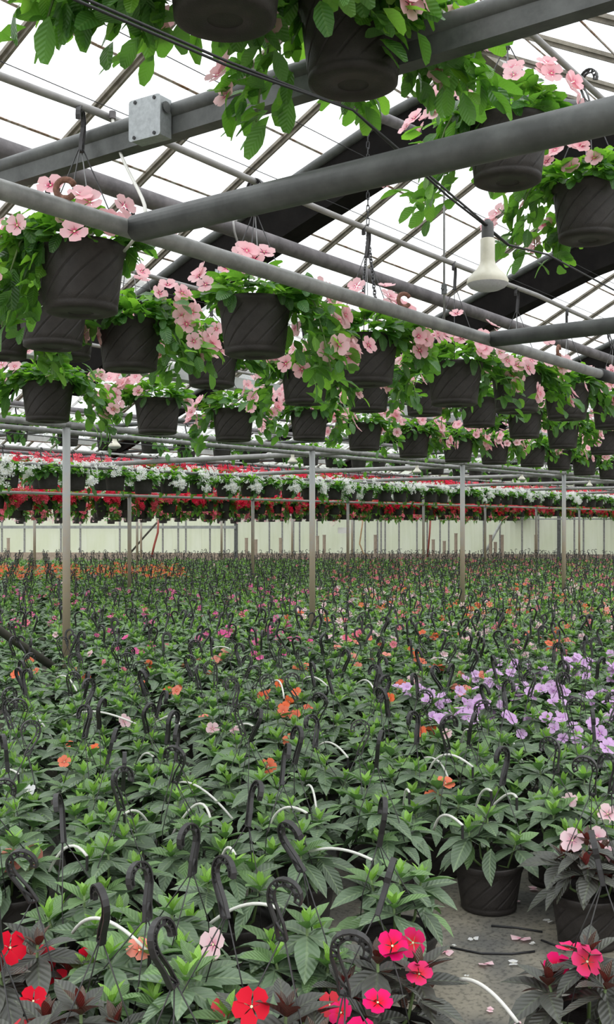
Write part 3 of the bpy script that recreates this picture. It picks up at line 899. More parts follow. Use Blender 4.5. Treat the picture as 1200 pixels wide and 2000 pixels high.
p = wallp(664, 1014); m = MB(); m.beam((-0.35, 0, -0.15), (0.35, 0, 0.15), 0.12, 0.2); o = tag(link('wall_light', m.mesh('wall_light', M['lamp'], False)), 'tilted cream light fitting on the far wall', 'lamp'); o.location = p; o.rotation_euler = (0, R(-12), wang)
p = wallp(674, 1036, 0.3); m = MB(); m.box((-0.25, -0.05, -0.12), (0.25, 0.05, 0.12)); o = tag(link('notice_board', m.mesh('notice_board', M['box_white'], False)), 'small white board on the far wall under the light fitting', 'board'); o.location = p; o.rotation_euler = (0, 0, wang)


# ------------------------------------------------------------------ plant pieces
def leaf_geo(length, width, nv=5, peak=0.42, fold=0.25, droop=0.25, tip=0.0, power=0.85, wave=0.0):
    vv = []; uv = []; ff = []
    for i in range(nv + 1):
        t = i / nv
        # width profile with its widest place at 'peak'
        s = (t / peak) if t < peak else (1 - t) / (1 - peak)
        w = width / 2 * max(tip if i == nv else 0.05, math.sin(s * PI / 2) ** power)
        x = length * t
        z = -droop * length * t * t + 0.12 * length * t
        vv += [(x, -w, z + fold * w + wave * w * math.sin(i * 2.1)), (x, 0, z), (x, w, z + fold * w - wave * w * math.sin(i * 2.1 + 1))]
        uv += [(0.5 - 0.5 * w / (width / 2), t), (0.5, t), (0.5 + 0.5 * w / (width / 2), t)]
    for i in range(nv):
        b = i * 3
        ff += [(b, b + 3, b + 4, b + 1), (b + 1, b + 4, b + 5, b + 2)]
    return vv, ff, uv

def flower_geo(np_=5, r=0.5, cup=0.12, rows=3, cols=3, jag=0.05, wid=1.10):
    vv = []; ff = []; uv = []; mm = []
    for k in range(np_):
        a = 2 * PI * k / np_ + 0.1 * (k % 2)
        half = PI / np_ * wid
        b = len(vv)
        zoff = 0.012 * (k % 2)
        for i in range(rows + 1):
            t = i / rows
            rad = r * (0.06 + 0.94 * t)
            ww = half * (0.45 + 0.55 * math.sin(min(1, t * 1.25) * PI / 2)) * (1.0 if i < rows else 0.62)
            for j in range(cols):
                u = -1 + 2 * j / (cols - 1)
                rr = rad * (1 - 0.10 * u * u * t) * (0.95 if (i == rows and j == (cols - 1) // 2) else 1)
                an = a + u * ww
                vv.append((rr * math.cos(an), rr * math.sin(an), cup * r * (1 - t) * -1.2 + cup * r * t * 0.5 + zoff + jag * r * math.sin(3 * u + k * 1.7) * t))
                uv.append((0.5 + u / 2, t))
        for i in range(rows):
            for j in range(cols - 1):
                q = b + i * cols + j
                ff.append((q, q + cols, q + cols + 1, q + 1)); mm.append(0)
    b = len(vv)
    for k in range(6):
        vv.append((0.075 * r * math.cos(k * PI / 3), 0.075 * r * math.sin(k * PI / 3), -cup * r + 0.02)); uv.append((0.5, 0))
    ff.append(tuple(b + k for k in range(6))); mm.append(1)
    return vv, ff, uv, mm

LG = {   # impatiens leaves: long pointed; vinca leaves: short, round tipped
    'big': leaf_geo(0.150, 0.062, 5, 0.42, 0.22, 0.22),
    'big2': leaf_geo(0.135, 0.058, 5, 0.45, 0.30, 0.38, wave=0.10),
    'mid': leaf_geo(0.105, 0.048, 4, 0.45, 0.35, 0.20),
    'young': leaf_geo(0.062, 0.024, 4, 0.42, 0.50, 0.10),
    'v1': leaf_geo(0.085, 0.046, 4, 0.60, 0.22, 0.35, 0.35, wave=0.06),
    'v2': leaf_geo(0.070, 0.040, 4, 0.58, 0.30, 0.20, 0.35, wave=0.08),
    'v3': leaf_geo(0.055, 0.028, 4, 0.55, 0.35, 0.10, 0.30),
}
LOW = {
    'big': leaf_geo(0.150, 0.062, 2, 0.45, 0.22, 0.22), 'mid': leaf_geo(0.105, 0.048, 2, 0.45, 0.35, 0.20),
    'young': leaf_geo(0.070, 0.030, 2, 0.42, 0.50, 0.10), 'v1': leaf_geo(0.095, 0.055, 2, 0.55, 0.22, 0.35, 0.35), 'v2': leaf_geo(0.080, 0.050, 2, 0.55, 0.30, 0.2, 0.35),
    'v3': leaf_geo(0.060, 0.034, 2, 0.55, 0.35, 0.10, 0.3)}
LOW['big2'] = LOW['big']
def leaf_mesh(g, mat):
    m = MB(); m.add(g[0], g[1], 0, g[2]); return m.mesh('leaf', mat)
LM = {('big', 'green'): leaf_mesh(LG['big'], M['leaf']), ('big2', 'green'): leaf_mesh(LG['big2'], M['leaf']), ('mid', 'green'): leaf_mesh(LG['mid'], M['leaf_mid']), ('young', 'green'): leaf_mesh(LG['young'], M['leaf_young']),
      ('big', 'bronze'): leaf_mesh(LG['big'], M['leaf_bronze']), ('big2', 'bronze'): leaf_mesh(LG['big2'], M['leaf_bronze']), ('mid', 'bronze'): leaf_mesh(LG['mid'], M['leaf_bronze']), ('young', 'bronze'): leaf_mesh(LG['young'], M['leaf_bronze_young']),
      ('v1', 'vinca'): leaf_mesh(LG['v1'], M['vinca']), ('v2', 'vinca'): leaf_mesh(LG['v2'], M['vinca']), ('v3', 'vinca'): leaf_mesh(LG['v3'], M['vinca_bright']),
      ('v2b', 'vinca'): leaf_mesh(LG['v2'], M['vinca_bright'])}
FG = flower_geo()
FLOW = flower_geo(5, 0.5, 0.15, 1, 2, 0.0, 1.05)
def fl_mesh(mat):
    m = MB(); m.add(FG[0], FG[1], FG[3], FG[2]); return m.mesh('flower', [mat, M['f_eye']])
FM = {k: fl_mesh(M[k]) for k in M if k.startswith('f_') and k != 'f_eye'}

def apply_m(m, vv):
    a = np.array(vv); r = np.array(m.to_3x3()); t = np.array(m.translation)
    return a @ r.T + t

# hanger hook: two flanges, ribs between, tapering shank; about 0.15 m tall
def hook_mesh(detail, mat):
    m = MB()
    def band(pts, dep, th):
        vv = []; ff = []
        for i, (x, z) in enumerate(pts):
            a = pts[max(0, i - 1)]; b = pts[min(len(pts) - 1, i + 1)]
            dx, dz = b[0] - a[0], b[1] - a[1]; L = math.hypot(dx, dz) or 1
            nx, nz = -dz / L * th / 2, dx / L * th / 2
            vv += [(x - nx, -dep/2, z - nz), (x + nx, -dep/2, z + nz), (x + nx, dep/2, z + nz), (x - nx, dep/2, z - nz)]
            if i:
                p = (i - 1) * 4; q = i * 4
                ff += [(p + j, p + (j + 1) % 4, q + (j + 1) % 4, q + j) for j in range(4)]
        ff += [(3, 2, 1, 0), tuple(len(vv) - 4 + j for j in range(4))]
        m.add(vv, ff)
    if detail:
        outer = [(0.013, 0.0), (0.022, 0.040), (0.040, 0.085), (0.042, 0.105)]
        outer += [(0.0 + 0.042 * math.cos(R(a)), 0.108 + 0.042 * math.sin(R(a))) for a in range(0, 201, 20)]
        inner = [(-0.010, 0.0), (0.002, 0.040), (0.024, 0.088), (0.027, 0.105)]
        inner += [(0.0 + 0.027 * math.cos(R(a)), 0.108 + 0.027 * math.sin(R(a))) for a in range(0, 201, 20)]
        band(outer, 0.016, 0.0045); band(inner, 0.012, 0.0035)
        for i in range(1, len(outer), 1):
            band([outer[i], inner[i - 1] if i % 2 else inner[i]], 0.008, 0.003)
        band([(-0.010, 0.0), (0.013, 0.0)], 0.014, 0.005)
    else:
        c = [(0.0, 0.0), (0.012, 0.04), (0.033, 0.09)] + [(0.034 * math.cos(R(a)), 0.108 + 0.034 * math.sin(R(a))) for a in range(0, 201, 40)]
        band(c, 0.014, 0.014)
    return m.mesh('hanger_hook', mat, False)
HOOK = hook_mesh(True, M['hook']); HOOK_LO = hook_mesh(False, M['hook'])

# swirled pot with rolled rim; rim radius 0.135 (field) or 0.152 (basket)
def pot_mesh(rim, h, ratio, segs, groove, name='pot'):
    m = MB(); vv = []; ff = []
    rb = rim * ratio
    prof = [(rb * 0.35, 0.004), (rb * 0.36, 0.0), (rb * 0.90, 0.0), (rb, 0.006), (rb * 1.01, 0.020), (rb * 1.0, 0.026)]
    lev = 9
    for i in range(lev):
        t = i / (lev - 1)
        z = 0.028 + (h - 0.062) * t
        prof.append((rb * 1.015 + (rim * 0.95 - rb * 1.015) * t, z))
    prof += [(rim * 0.975, h - 0.031), (rim * 0.975, h - 0.024), (rim * 1.0, h - 0.022), (rim * 1.01, h - 0.004), (rim, h), (rim * 0.95, h), (rim * 0.93, h - 0.03)]
    for i, (r, z) in enumerate(prof):
        g = groove and 7 <= i <= 6 + lev - 2
        tw = (z / h) * 1.65 if groove else 0
        for k in range(segs):
            t = 2 * PI * k / segs + tw
            rr = r - (0.0065 if g and k % (segs // 12) == 0 else 0)
            vv.append((rr * math.cos(t), rr * math.sin(t), z))
    for i in range(len(prof) - 1):
        for k in range(segs):
            k2 = (k + 1) % segs
            ff.append((i*segs+k, i*segs+k2, (i+1)*segs+k2, (i+1)*segs+k))
    m.add(vv, ff)
    # bottom disc and raised drainage dimple
    cz = 0.004
    m.add([(rb * 0.35 * math.cos(2*PI*k/segs), rb * 0.35 * math.sin(2*PI*k/segs), cz) for k in range(segs)], [tuple(range(segs - 1, -1, -1))])
    return m.mesh(name, M['pot'])
RIM_B, H_B = 0.152, 0.225
POT_B = pot_mesh(RIM_B, H_B, 0.81, 168, True)
POT_B_LO = pot_mesh(RIM_B, H_B, 0.81, 20, False)
RIM_F, H_F = 0.135, 0.185
POT_F = pot_mesh(RIM_F, H_F, 0.80, 132, True)
POT_F_LO = pot_mesh(RIM_F, H_F, 0.80, 16, False)
def soil_mesh(rim, h):
    m = MB(); m.lathe([(rim * 0.94, h - 0.030), (rim * 0.6, h - 0.022), (rim * 0.25, h - 0.016), (0.0005, h - 0.015)], 20); return m.mesh('soil', M['soil'])
SOIL_B, SOIL_F = soil_mesh(RIM_B, H_B), soil_mesh(RIM_F, H_F)


# ------------------------------------------------------------------ hanging baskets
A_R = ALPHA - PI / 2; A_L = ALPHA + PI / 2; A_F = ALPHA + PI; A_B = ALPHA      # picture right, left, front, back
def basket_layout(r, lobes, ndome=85, nlobe=26, spread=1.0, nfl=12, big=1.0):
    """leaf and flower placements for one basket, origin at the pot's bottom centre"""
    leaves = []; flowers = []; stems = []
    top = H_B - 0.01
    for i in range(ndome):
        a = r.uniform(0, 2 * PI); e = math.asin(r.uniform(0.0, 1.0))
        rr = r.uniform(0.45, 1.0) ** 0.6
        p = Vector((0.19 * spread * math.cos(a) * math.cos(e) * rr, 0.19 * spread * math.sin(a) * math.cos(e) * rr, top + 0.005 + 0.125 * math.sin(e) * rr))
        yaw = a + r.uniform(-1.0, 1.0)
        pitch = R(r.uniform(-30, 45)) * (0.5 + 0.5 * math.sin(e))
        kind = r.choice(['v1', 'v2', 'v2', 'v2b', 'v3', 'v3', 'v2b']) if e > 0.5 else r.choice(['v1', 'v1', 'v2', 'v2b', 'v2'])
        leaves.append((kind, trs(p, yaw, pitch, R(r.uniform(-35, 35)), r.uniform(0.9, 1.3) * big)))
    # skirt over the rim
    for i in range(int(ndome * 0.12)):
        a = r.uniform(0, 2 * PI)
        p = Vector((0.150 * math.cos(a), 0.150 * math.sin(a), top + r.uniform(0.0, 0.04)))
        leaves.append((r.choice(['v1', 'v2']), trs(p, a + r.uniform(-.5, .5), R(r.uniform(-65, -15)), R(r.uniform(-30, 30)), r.uniform(0.8, 1.1) * big)))
    def cluster(c, nrm, n):
        for i in range(n):
            q = nrm.normalized() + Vector((math.cos(A_F), math.sin(A_F), 0.1)) * r.uniform(0.1, 1.0) + Vector((r.uniform(-.45, .45), r.uniform(-.45, .45), r.uniform(-.3, .4)))
            side = Vector((r.uniform(-1, 1), r.uniform(-1, 1), r.uniform(-1, 1))) * (0.055 if n > 1 else 0.0)
            flowers.append((c + side + q * 0.012 * i, q, r.uniform(0, 6), r.uniform(0.078, 0.100) * (0.6 + 0.4 * big)))
    for (ang, reach, drop) in lobes:
        st = [Vector((0.10 * math.cos(ang), 0.10 * math.sin(ang), top))]
        for q in range(1, 7):
            t = q / 6
            rad = 0.10 + reach * math.sin(t * PI / 2)
            st.append(Vector((rad * math.cos(ang + 0.1 * math.sin(q)), rad * math.sin(ang + 0.1 * math.sin(q)), top + 0.075 * math.sin(min(1, t * 1.6) * PI) - drop * t * t)))
        stems.append(st)
        for i in range(nlobe):
            t = r.uniform(0.12, 1.0) * 5.999
            q = int(t); p = st[q].lerp(st[q + 1], t - q)
            p = p + Vector([max(-.085, min(.085, r.gauss(0, w_))) for w_ in (.045, .045, .038)])
            yaw = ang + r.uniform(-1.5, 1.5)
            leaves.append((r.choice(['v1', 'v1', 'v2', 'v2b']), trs(p, yaw, R(r.uniform(-75, 15)), R(r.uniform(-45, 45)), r.uniform(0.85, 1.25) * big)))
        nf = max(2, nfl // (len(lobes) + 1))
        while nf > 0:
            n = min(nf, r.choice([1, 2, 3, 4])); nf -= n
            t = r.uniform(0.3, 1.0) * 5.999
            q = int(t); p = st[q].lerp(st[q + 1], t - q)
            nrm = Vector((math.cos(ang + r.uniform(-1.2, 1.2)), math.sin(ang + r.uniform(-1.2, 1.2)), r.uniform(-0.1, 0.8))).normalized()
            cluster(p + nrm * 0.095, nrm, n)
    k = max(3, nfl // 2)
    while k > 0:
        n = min(k, r.choice([1, 1, 2, 3])); k -= n
        a = r.uniform(0, 2 * PI) if r.random() < .45 else A_F + r.uniform(-1.5, 1.5)
        e = math.asin(r.uniform(0.02, 0.85))
        nrm = Vector((math.cos(a) * math.cos(e), math.sin(a) * math.cos(e), math.sin(e) + 0.15))
        p = Vector((0.265 * spread * math.cos(a) * math.cos(e), 0.265 * spread * math.sin(a) * math.cos(e), top + 0.02 + 0.195 * math.sin(e)))
        cluster(p, nrm, n)
    return leaves, flowers, stems

def basket(p, hookz, lab, group, layout, rz=0.0, detail=2, fcol='f_pink', prebuilt=None, hook_rz=None, pale=False):
    """p = bottom centre of the pot; hookz = height of the pipe the hook hangs over"""
    o = empty('hanging_basket', p, rz, lab, 'hanging basket', group)
    link('pot', POT_B if detail else POT_B_LO, o)
    if detail: link('soil', SOIL_B, o)
    # hook and three wires
    hz = hookz - p[2] - 0.140
    hr = (hook_rz if hook_rz is not None else ALPHA + 0.7) - rz
    hook = link('hanger_hook', HOOK if detail else HOOK_LO, o, Matrix.Translation((0, 0, hz)) @ Matrix.Rotation(hr, 4, 'Z'))
    if detail:
        for k in range(4 if detail > 1 else 3):
            a = 0.5 + k * 2 * PI / (4 if detail > 1 else 3)
            m = MB(); m.tube([(RIM_B * math.cos(a), RIM_B * math.sin(a), H_B - 0.012), (RIM_B * 0.98 * math.cos(a), RIM_B * 0.98 * math.sin(a), H_B + 0.004), (0.008 * math.cos(a), 0.008 * math.sin(a), hz + 0.006)], 0.0022, 5)
            link('wire', m.mesh('wire', M['hook_pale'] if k == 0 else M['hook']), hook, hook.matrix_basis.inverted())
    else:
        m = MB()
        for k in range(3):
            a = 0.5 + k * 2 * PI / 3
            m.tube([(RIM_B * math.cos(a), RIM_B * math.sin(a), H_B), (0, 0, hz)], 0.004, 3, cap=False)
        link('wires', m.mesh('wires', M['hook_pale']), hook, hook.matrix_basis.inverted())
    if prebuilt:
        link('foliage', prebuilt[0], o)['kind'] = 'stuff'
        link('flowers', prebuilt[1], o)['kind'] = 'stuff'
        return o
    leaves, flowers, stems = layout
    for kind, mt in leaves:
        link('leaf', LM[(kind, 'vinca')], o, mt)
    for q, nrm, spin, s in flowers:
        link('flower', FM[fcol], o, aim(q, nrm, spin, s))
    for st in stems:
        m = MB(); m.tube(st, [0.004] * 4 + [0.003] * 3, 5); link('stem', m.mesh('stem', M['stem']), o)
    return o

def merged(leaves, flowers, fcol, low=True):
    lg = LOW if low else LG
    m = MB()
    for kind, mt in leaves:
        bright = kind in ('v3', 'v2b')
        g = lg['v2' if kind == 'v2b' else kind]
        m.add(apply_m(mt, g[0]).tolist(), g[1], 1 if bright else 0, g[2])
    fm = MB(); G = FLOW if low else FG
    for q, nrm, spin, s in flowers:
        fm.add(apply_m(aim(q, nrm, spin, s), G[0]).tolist(), G[1], G[3], G[2])
    return m.mesh('foliage', [M['vinca'], M['vinca_bright']]), fm.mesh('flowers', [M[fcol], M['f_eye']], not low)

near = [   # px, py of the pot bottom, row y, hook height, lobes, label
    (440, 42, 1.66, 3.40, [(A_L, .20, .18), (A_L + .5, .2, .18), (A_L - .35, .13, .2), (A_L + .1, .32, .22), (A_R, .18, .12), (A_B, .16, .1)], 'topmost basket cut by the top edge, dark pot bottom left of centre'),
    (690, 168, 1.62, 3.40, [(A_R + .1, .22, .22), (A_R + .7, .20, .12), (A_L - .1, .17, .30), (A_F + .5, .1, .1), (A_B, .2, .1)], 'large dark basket under the top edge, right of centre, pink flowers'),
    (992, 358, 1.72, 3.40, [(A_L + .2, .2, .3), (A_L - .5, .22, .22), (A_B, .15, .1)], 'dark basket hanging behind the thick cross pipe at upper right'),
    (1150, 470, 1.68, 3.40, [(A_L, .22, .25), (A_B + .4, .16, .2), (A_R, .2, .3)], 'basket cut by the right edge just right of the heat lamp'),
    (158, 612, 2.73, 2.90, [(A_L, .17, .26), (A_L + .5, .15, .2), (A_L - .5, .2, .2)], 'big dark basket at left under the near overhead pipe'),
    (498, 695, 2.73, 2.90, [(A_R, .2, .26), (A_R - .4, .24, .3), (A_R + .5, .2, .32)], 'swirled dark basket below the pipe at centre, foliage trailing right'),
    (716, 752, 2.73, 2.90, [(A_R, .15, .1), (A_L, .13, .15)], 'dark basket hanging directly under the chain'),
    (888, 792, 2.73, 2.90, [(A_L, .2, .1), (A_R, .2, .15)], 'bushy dark basket below the overhead pipe, right of the chain'),
    (1010, 806, 2.73, 2.90, [(A_L + .4, .2, .1), (A_R, .16, .15)], 'pink flowered basket under the right third of the overhead pipe'),
    (1108, 820, 2.73, 2.90, [(A_L, .15, .1), (A_R, .15, .15)], 'pink flowered basket just left of the pipe coupling'),
    (1198, 838, 2.73, 2.90, [(A_L, .15, .1), (A_R, .15, .15)], 'basket cut by the right edge under the pipe coupling'),
    (2, 700, 4.35, 2.79, [(A_R, .13, .2), (A_R + .6, .12, .2)], 'basket with pink flowers cut by the left edge'),
    (103, 680, 3.55, 2.96, [(A_B, .12, .1), (A_B + .5, .1, .1)], 'swirled dark pot partly hidden behind the big left basket'),
    (254, 724, 3.55, 2.96, [(A_R, .2, .16), (A_R + .4, .2, .14), (A_R - .5, .22, .2)], 'dark basket right of the big left basket, pink flowers trailing right'),
    (130, 702, 4.3, 2.79, [(A_R, .15, .15)], 'dark pot bottom showing behind the two left baskets'),
    (414, 756, 3.88, 2.79, [(A_L, .15, .1), (A_R, .12, .1)], 'dark basket left of and behind the swirled centre basket'),
    (596, 790, 3.88, 2.79, [(A_L, .15, .2), (A_R, .17, .18)], 'dark basket behind and below right of the swirled centre basket'),
    (720, 804, 3.88, 2.79, [(A_L, .16, .1), (A_R, .15, .15)], 'dark pot peeking out below the basket under the chain'),
    (830, 812, 3.88, 2.79, [(A_L, .15, .12), (A_R, .15, .12)], 'second dark pot peeking out below and right of the chain basket'),
    (936, 834, 3.88, 2.79, [(A_L, .15, .12), (A_R, .15, .12)], 'dark basket behind the right part of the near row'),
    (1025, 856, 3.88, 2.79, [(A_L, .15, .12), (A_R, .15, .12)], 'dark basket low in the right cluster left of the last near pots'),
    (1100, 876, 3.88, 2.79, [(A_L, .15, .12), (A_R, .15, .12)], 'dark basket low in the right cluster near the edge'),
    (1180, 888, 3.88, 2.79, [(A_L, .15, .12), (A_R, .15, .12)], 'dark basket low in the right cluster touching the right edge'),
    (93, 824, 4.85, 2.62, [(A_R, .24, .24), (A_L, .2, .1), (A_R + .6, .2, .1)], 'small basket with many pink flowers at lower left above the first post'),
    (308, 848, 4.85, 2.62, [(A_L, .2, .02)], 'small tidy dark basket right of the first near post'),
    (456, 862, 4.85, 2.62, [(A_L, .14, .22), (A_R, .15, .14)], 'small dark basket below the swirled centre basket, foliage right'),
    (604, 860, 4.85, 2.62, [(A_L, .15, .2), (A_R, .16, .1)], 'small basket hanging just above the second near post'),
    (712, 880, 4.85, 2.62, [(A_L, .13, .1), (A_R, .13, .1)], 'small basket hanging first right of the second near post'),
    (808, 894, 4.85, 2.62, [(A_L, .15, .1), (A_R, .13, .1)], 'small basket midway between second and third near posts'),
    (895, 903, 4.85, 2.62, [(A_L, .15, .1), (A_R, .13, .1)], 'small basket hanging just above the third near post'),
    (966, 907, 4.85, 2.62, [(A_L, .15, .1), (A_R, .13, .1)], 'small basket hanging first right of the third near post'),
    (1040, 912, 4.85, 2.62, [(A_L, .15, .1), (A_R, .13, .1)], 'small basket midway between third and fourth near posts'),
    (1092, 918, 4.85, 2.62, [(A_L, .15, .1), (A_R, .13, .1)], 'small basket hanging just above the fourth near post'),
    (1142, 928, 4.85, 2.62, [(A_L, .15, .1), (A_R, .13, .1)], 'small basket hanging first right of the fourth near post'),
    (1192, 936, 4.85, 2.62, [(A_L, .15, .1), (A_R, .13, .1)], 'small basket by the right edge right of the fourth near post'),
]
nb = 0
for i, (px, py, yy, hz, lobes, lab) in enumerate(near):
    r = random.Random(100 + i)
    p = at(px, py, yy)
    d = project(p)[2]
    lay = basket_layout(r, lobes, 190 if d < 7.2 else 150, 105 if d < 3.2 else 70 if d < 7.2 else 45, 1.0, 60 if d < 3.2 else 30)
    if d < 7.2:
        basket(p, hz, lab, None, lay, 0, 2, 'f_pink', hook_rz=ALPHA + r.uniform(-.6, 1.2))
    else:
        basket(p, hz, lab, None, lay, 0, 1, 'f_pink', prebuilt=merged(lay[0], lay[1], 'f_pink', False))
    nb += 1

# the far rows: shared foliage meshes, each basket still its own object
def variants(n, seed, fcol, nfl, ndome=105, nlobe=26, lobes=3, spread=1.1):
    out = []
    for k in range(n):
        r = random.Random(seed + k)
        lb_ = [(r.uniform(0, 2 * PI), r.uniform(.08, .16), r.uniform(.08, .22)) for _ in range(lobes)]
        lay = basket_layout(r, lb_, ndome, nlobe, spread, nfl, 1.25)
        out.append(merged(lay[0], lay[1], fcol, True))
    return out
far_rows = [   # y, pot bottom height above the eye, spacing, colour, flower count, hook height, label, group
    (10.6, 0.99, 0.75, 'f_white', 4, 2.96, 'small dark basket from the left in the high row behind the near posts', 'high dark baskets behind the near posts', 0),
    (11.5, 0.47, 0.62, 'f_white', 80, 2.31, 'white basket from the left in the front white row', 'white baskets, front row', 0),
    (12.6, 0.52, 0.62, 'f_white', 80, 2.64, 'white basket from the left in the second white row', 'white baskets, back row', 0),
    (13.9, 0.74, 0.66, 'f_red', 140, 2.77, 'red basket from the left in the row above the white baskets', 'high red baskets', 0),
    (14.75, 0.24, 0.58, 'f_red', 140, 2.04, 'red basket from the left in the low row under the white baskets', 'low red baskets', 0),
    (18.0, 0.13, 0.60, 'f_rose', 120, 2.77, 'rose basket from the left in the lowest row behind the red baskets', 'rose baskets behind the red row', 0),
]
for ri, (yy, bz, spc, fc, nfl, hz, lab, grp, xmin) in enumerate(far_rows):
    V = variants(5, 1000 + 50 * ri, fc, nfl, 105, 20, 1, 1.0) if fc == 'f_white' else variants(5, 1000 + 50 * ri, fc, nfl)
    xa = yy / math.tan(R(54.5)); xb = yy / math.tan(R(19.2))
    n = int((xb - xa) / spc)
    r = random.Random(ri + 77)
    pipe('conduit', [(-1, yy, hz - 0.018), (25, yy, hz - 0.018), (56, yy, hz - 0.018)], 0.012, M['plastic_grey'], 'thin conduit carrying the hooks of the ' + grp, 'pipe', None, 8)
    seen = 0
    for k in range(n):
        X = xa + k * spc + r.uniform(-.05, .05)
        if X < xmin: continue
        qx = project((X, yy, CAM_H + bz))[0]
        if 0 < qx < 1200:
            seen += 1; lb2 = '%s %s' % (ordinal(seen), lab)
        else:
            lb2 = lab.replace(' from the left', '') + ', outside the view'
        basket((X, yy + r.uniform(-.04, .04), CAM_H + bz + r.uniform(-.025, .025)), hz, lb2, grp, None, r.uniform(0, 6), 0, fc, prebuilt=r.choice(V))
        nb += 1
print('hanging baskets', nb)
# beyond that the rows can no longer be told apart
def far_mass(name, rows, lab):
    vs_, fs_, ms_, uvs = [], [], [], []
    mb = MB()
    for (yy, bz, spc, fc, seed) in rows:
        r = random.Random(seed)
        xa = yy / math.tan(R(54.0)); xb = yy / math.tan(R(19.5))
        for k in range(int((xb - xa) / spc)):
            X = xa + k * spc; z = CAM_H + bz + r.uniform(-.05, .05)
            if project((X, yy, z))[2] > 39: continue
            mb.lathe([(0.10, 0), (0.125, 0.004), (0.15, 0.21)], 8, 0, (X, yy, z))
            for i in range(26):
                a = r.uniform(0, 6.28); q = (X + .24 * math.cos(a) * r.random(), yy + .24 * math.sin(a) * r.random(), z + .15 + .22 * r.random())
                mb.add(apply_m(trs(q, a, R(r.uniform(-60, 40)), 0, 1.25), LOW['v1'][0]).tolist(), LOW['v1'][1], 1, LOW['v1'][2])
            for i in range(16):
                a = r.uniform(0, 6.28); q = Vector((X + .27 * math.cos(a), yy + .27 * math.sin(a), z + .02 + .36 * r.random()))
                mb.add(apply_m(aim(q, (math.cos(a), math.sin(a), .3), 0, .085), FLOW[0]).tolist(), FLOW[1], [fc if t == 0 else 2 for t in FLOW[3]], FLOW[2])
    o = link(name, mb.mesh(name, [M['pot'], M['vinca'], M['f_red'], M['f_rose'], M['f_pale'], M['f_white'], M['f_hot']], False))
    tag(o, lab, 'hanging baskets', None, 'stuff')
far_mass('far_hanging_baskets', [(16.2, 0.72, 0.62, 2, 1), (17.2, 0.95, 0.7, 5, 2), (19.4, 0.82, 0.7, 2, 3), (20.8, 0.10, 0.62, 4, 4), (22.3, 0.85, 0.8, 3, 5), (23.8, 0.05, 0.7, 4, 6), (26.5, 0.75, 0.9, 2, 7), (28.0, 0.0, 0.8, 4, 8)],
         'far mass of red and pink hanging baskets before the pale back wall')


# ------------------------------------------------------------------ the field of potted impatiens
def field_layout(r, ncrown=4, big=1.0):
    leaves = []
    a0 = r.uniform(0, 6.28)
    cr = []
    for c in range(ncrown):
        rad = r.uniform(0.0, 0.03) if c == 0 else r.uniform(0.09, 0.125)
        a = a0 + c * 2 * PI / max(1, ncrown - 1) + r.uniform(-.3, .3)
        cr.append((rad * math.cos(a), rad * math.sin(a), (0.36 if c == 0 else r.uniform(0.265, 0.335)), a))
    for (cx, cy, cz, ca_) in cr:
        y0 = r.uniform(0, 6.28)
        for k in range(6):
            leaves.append((r.choice(['big', 'big', 'big2']), trs((cx, cy, cz - 0.030), y0 + k * PI / 3 + r.uniform(-.3, .3), R(r.uniform(-26, 12)), R(r.uniform(-18, 18)), r.uniform(0.9, 1.25) * big)))
        for k in range(4):
            leaves.append(('mid', trs((cx, cy, cz - 0.012), y0 + 0.5 + k * PI / 2 + r.uniform(-.3, .3), R(r.uniform(10, 42)), R(r.uniform(-15, 15)), r.uniform(0.85, 1.2) * big)))
        for k in range(4):
            leaves.append(('young', trs((cx, cy, cz), y0 + k * PI / 2 + 0.9 + r.uniform(-.3, .3), R(r.uniform(38, 72)), R(r.uniform(-15, 15)), r.uniform(0.75, 1.1) * big)))
    for k in range(14):
        a = r.uniform(0, 6.28)
        leaves.append((r.choice(['big', 'big2', 'mid']), trs((0.10 * math.cos(a), 0.10 * math.sin(a), r.uniform(0.20, 0.28)), a + r.uniform(-.5, .5), R(r.uniform(-48, -2)), R(r.uniform(-20, 20)), r.uniform(0.85, 1.1) * big)))
    return leaves, cr
LAY = [field_layout(random.Random(300 + k), 4 if k % 3 else 5) for k in range(10)]
def merged_field(lay, tone, low):
    lg = LOW if low else LG
    m = MB()
    mi = {'big': 0, 'big2': 0, 'mid': 1, 'young': 2}
    for kind, mt in lay[0]:
        m.add(apply_m(mt, lg[kind][0]).tolist(), lg[kind][1], mi[kind], lg[kind][2])
    return m
FOL = [merged_field(l, 'green', False).mesh('foliage', [M['leaf'], M['leaf_mid'], M['leaf_young']]) for l in LAY]

# grid of pots: rows follow the house, slightly turned
SX, SY = 0.43, 0.345
g0 = atz(955, 1772, 0.0)
ga = R(-7)
ex = Vector((math.cos(ga), math.sin(ga), 0)); ey = Vector((-math.sin(ga) + 0.0, math.cos(ga), 0))
spots = []
gr = random.Random(5)
for i in range(-12, 130):
    for j in range(-30, 110):
        p = g0 + ex * (SX * (i + (0.5 if j % 2 else 0.0))) + ey * (SY * j)
        if i or j: p = p + Vector((gr.uniform(-.05, .05), gr.uniform(-.05, .05), 0))
        px, py, d = project((p.x, p.y, 0.36))
        if d < 1.85 or d > 33.5: continue
        mg = 60 + 900 / d
        if px < -mg or px > 1200 + mg: continue
        # keep the bare patch of floor free, and the aisle under the far wall
        bx, by, bd = project((p.x, p.y, 0.0))
        if 1.8 < d < 3.95 and 850 < bx < 1330 and not (i == 0 and j == 0): continue
        spots.append((d, p.x, p.y, px, py))
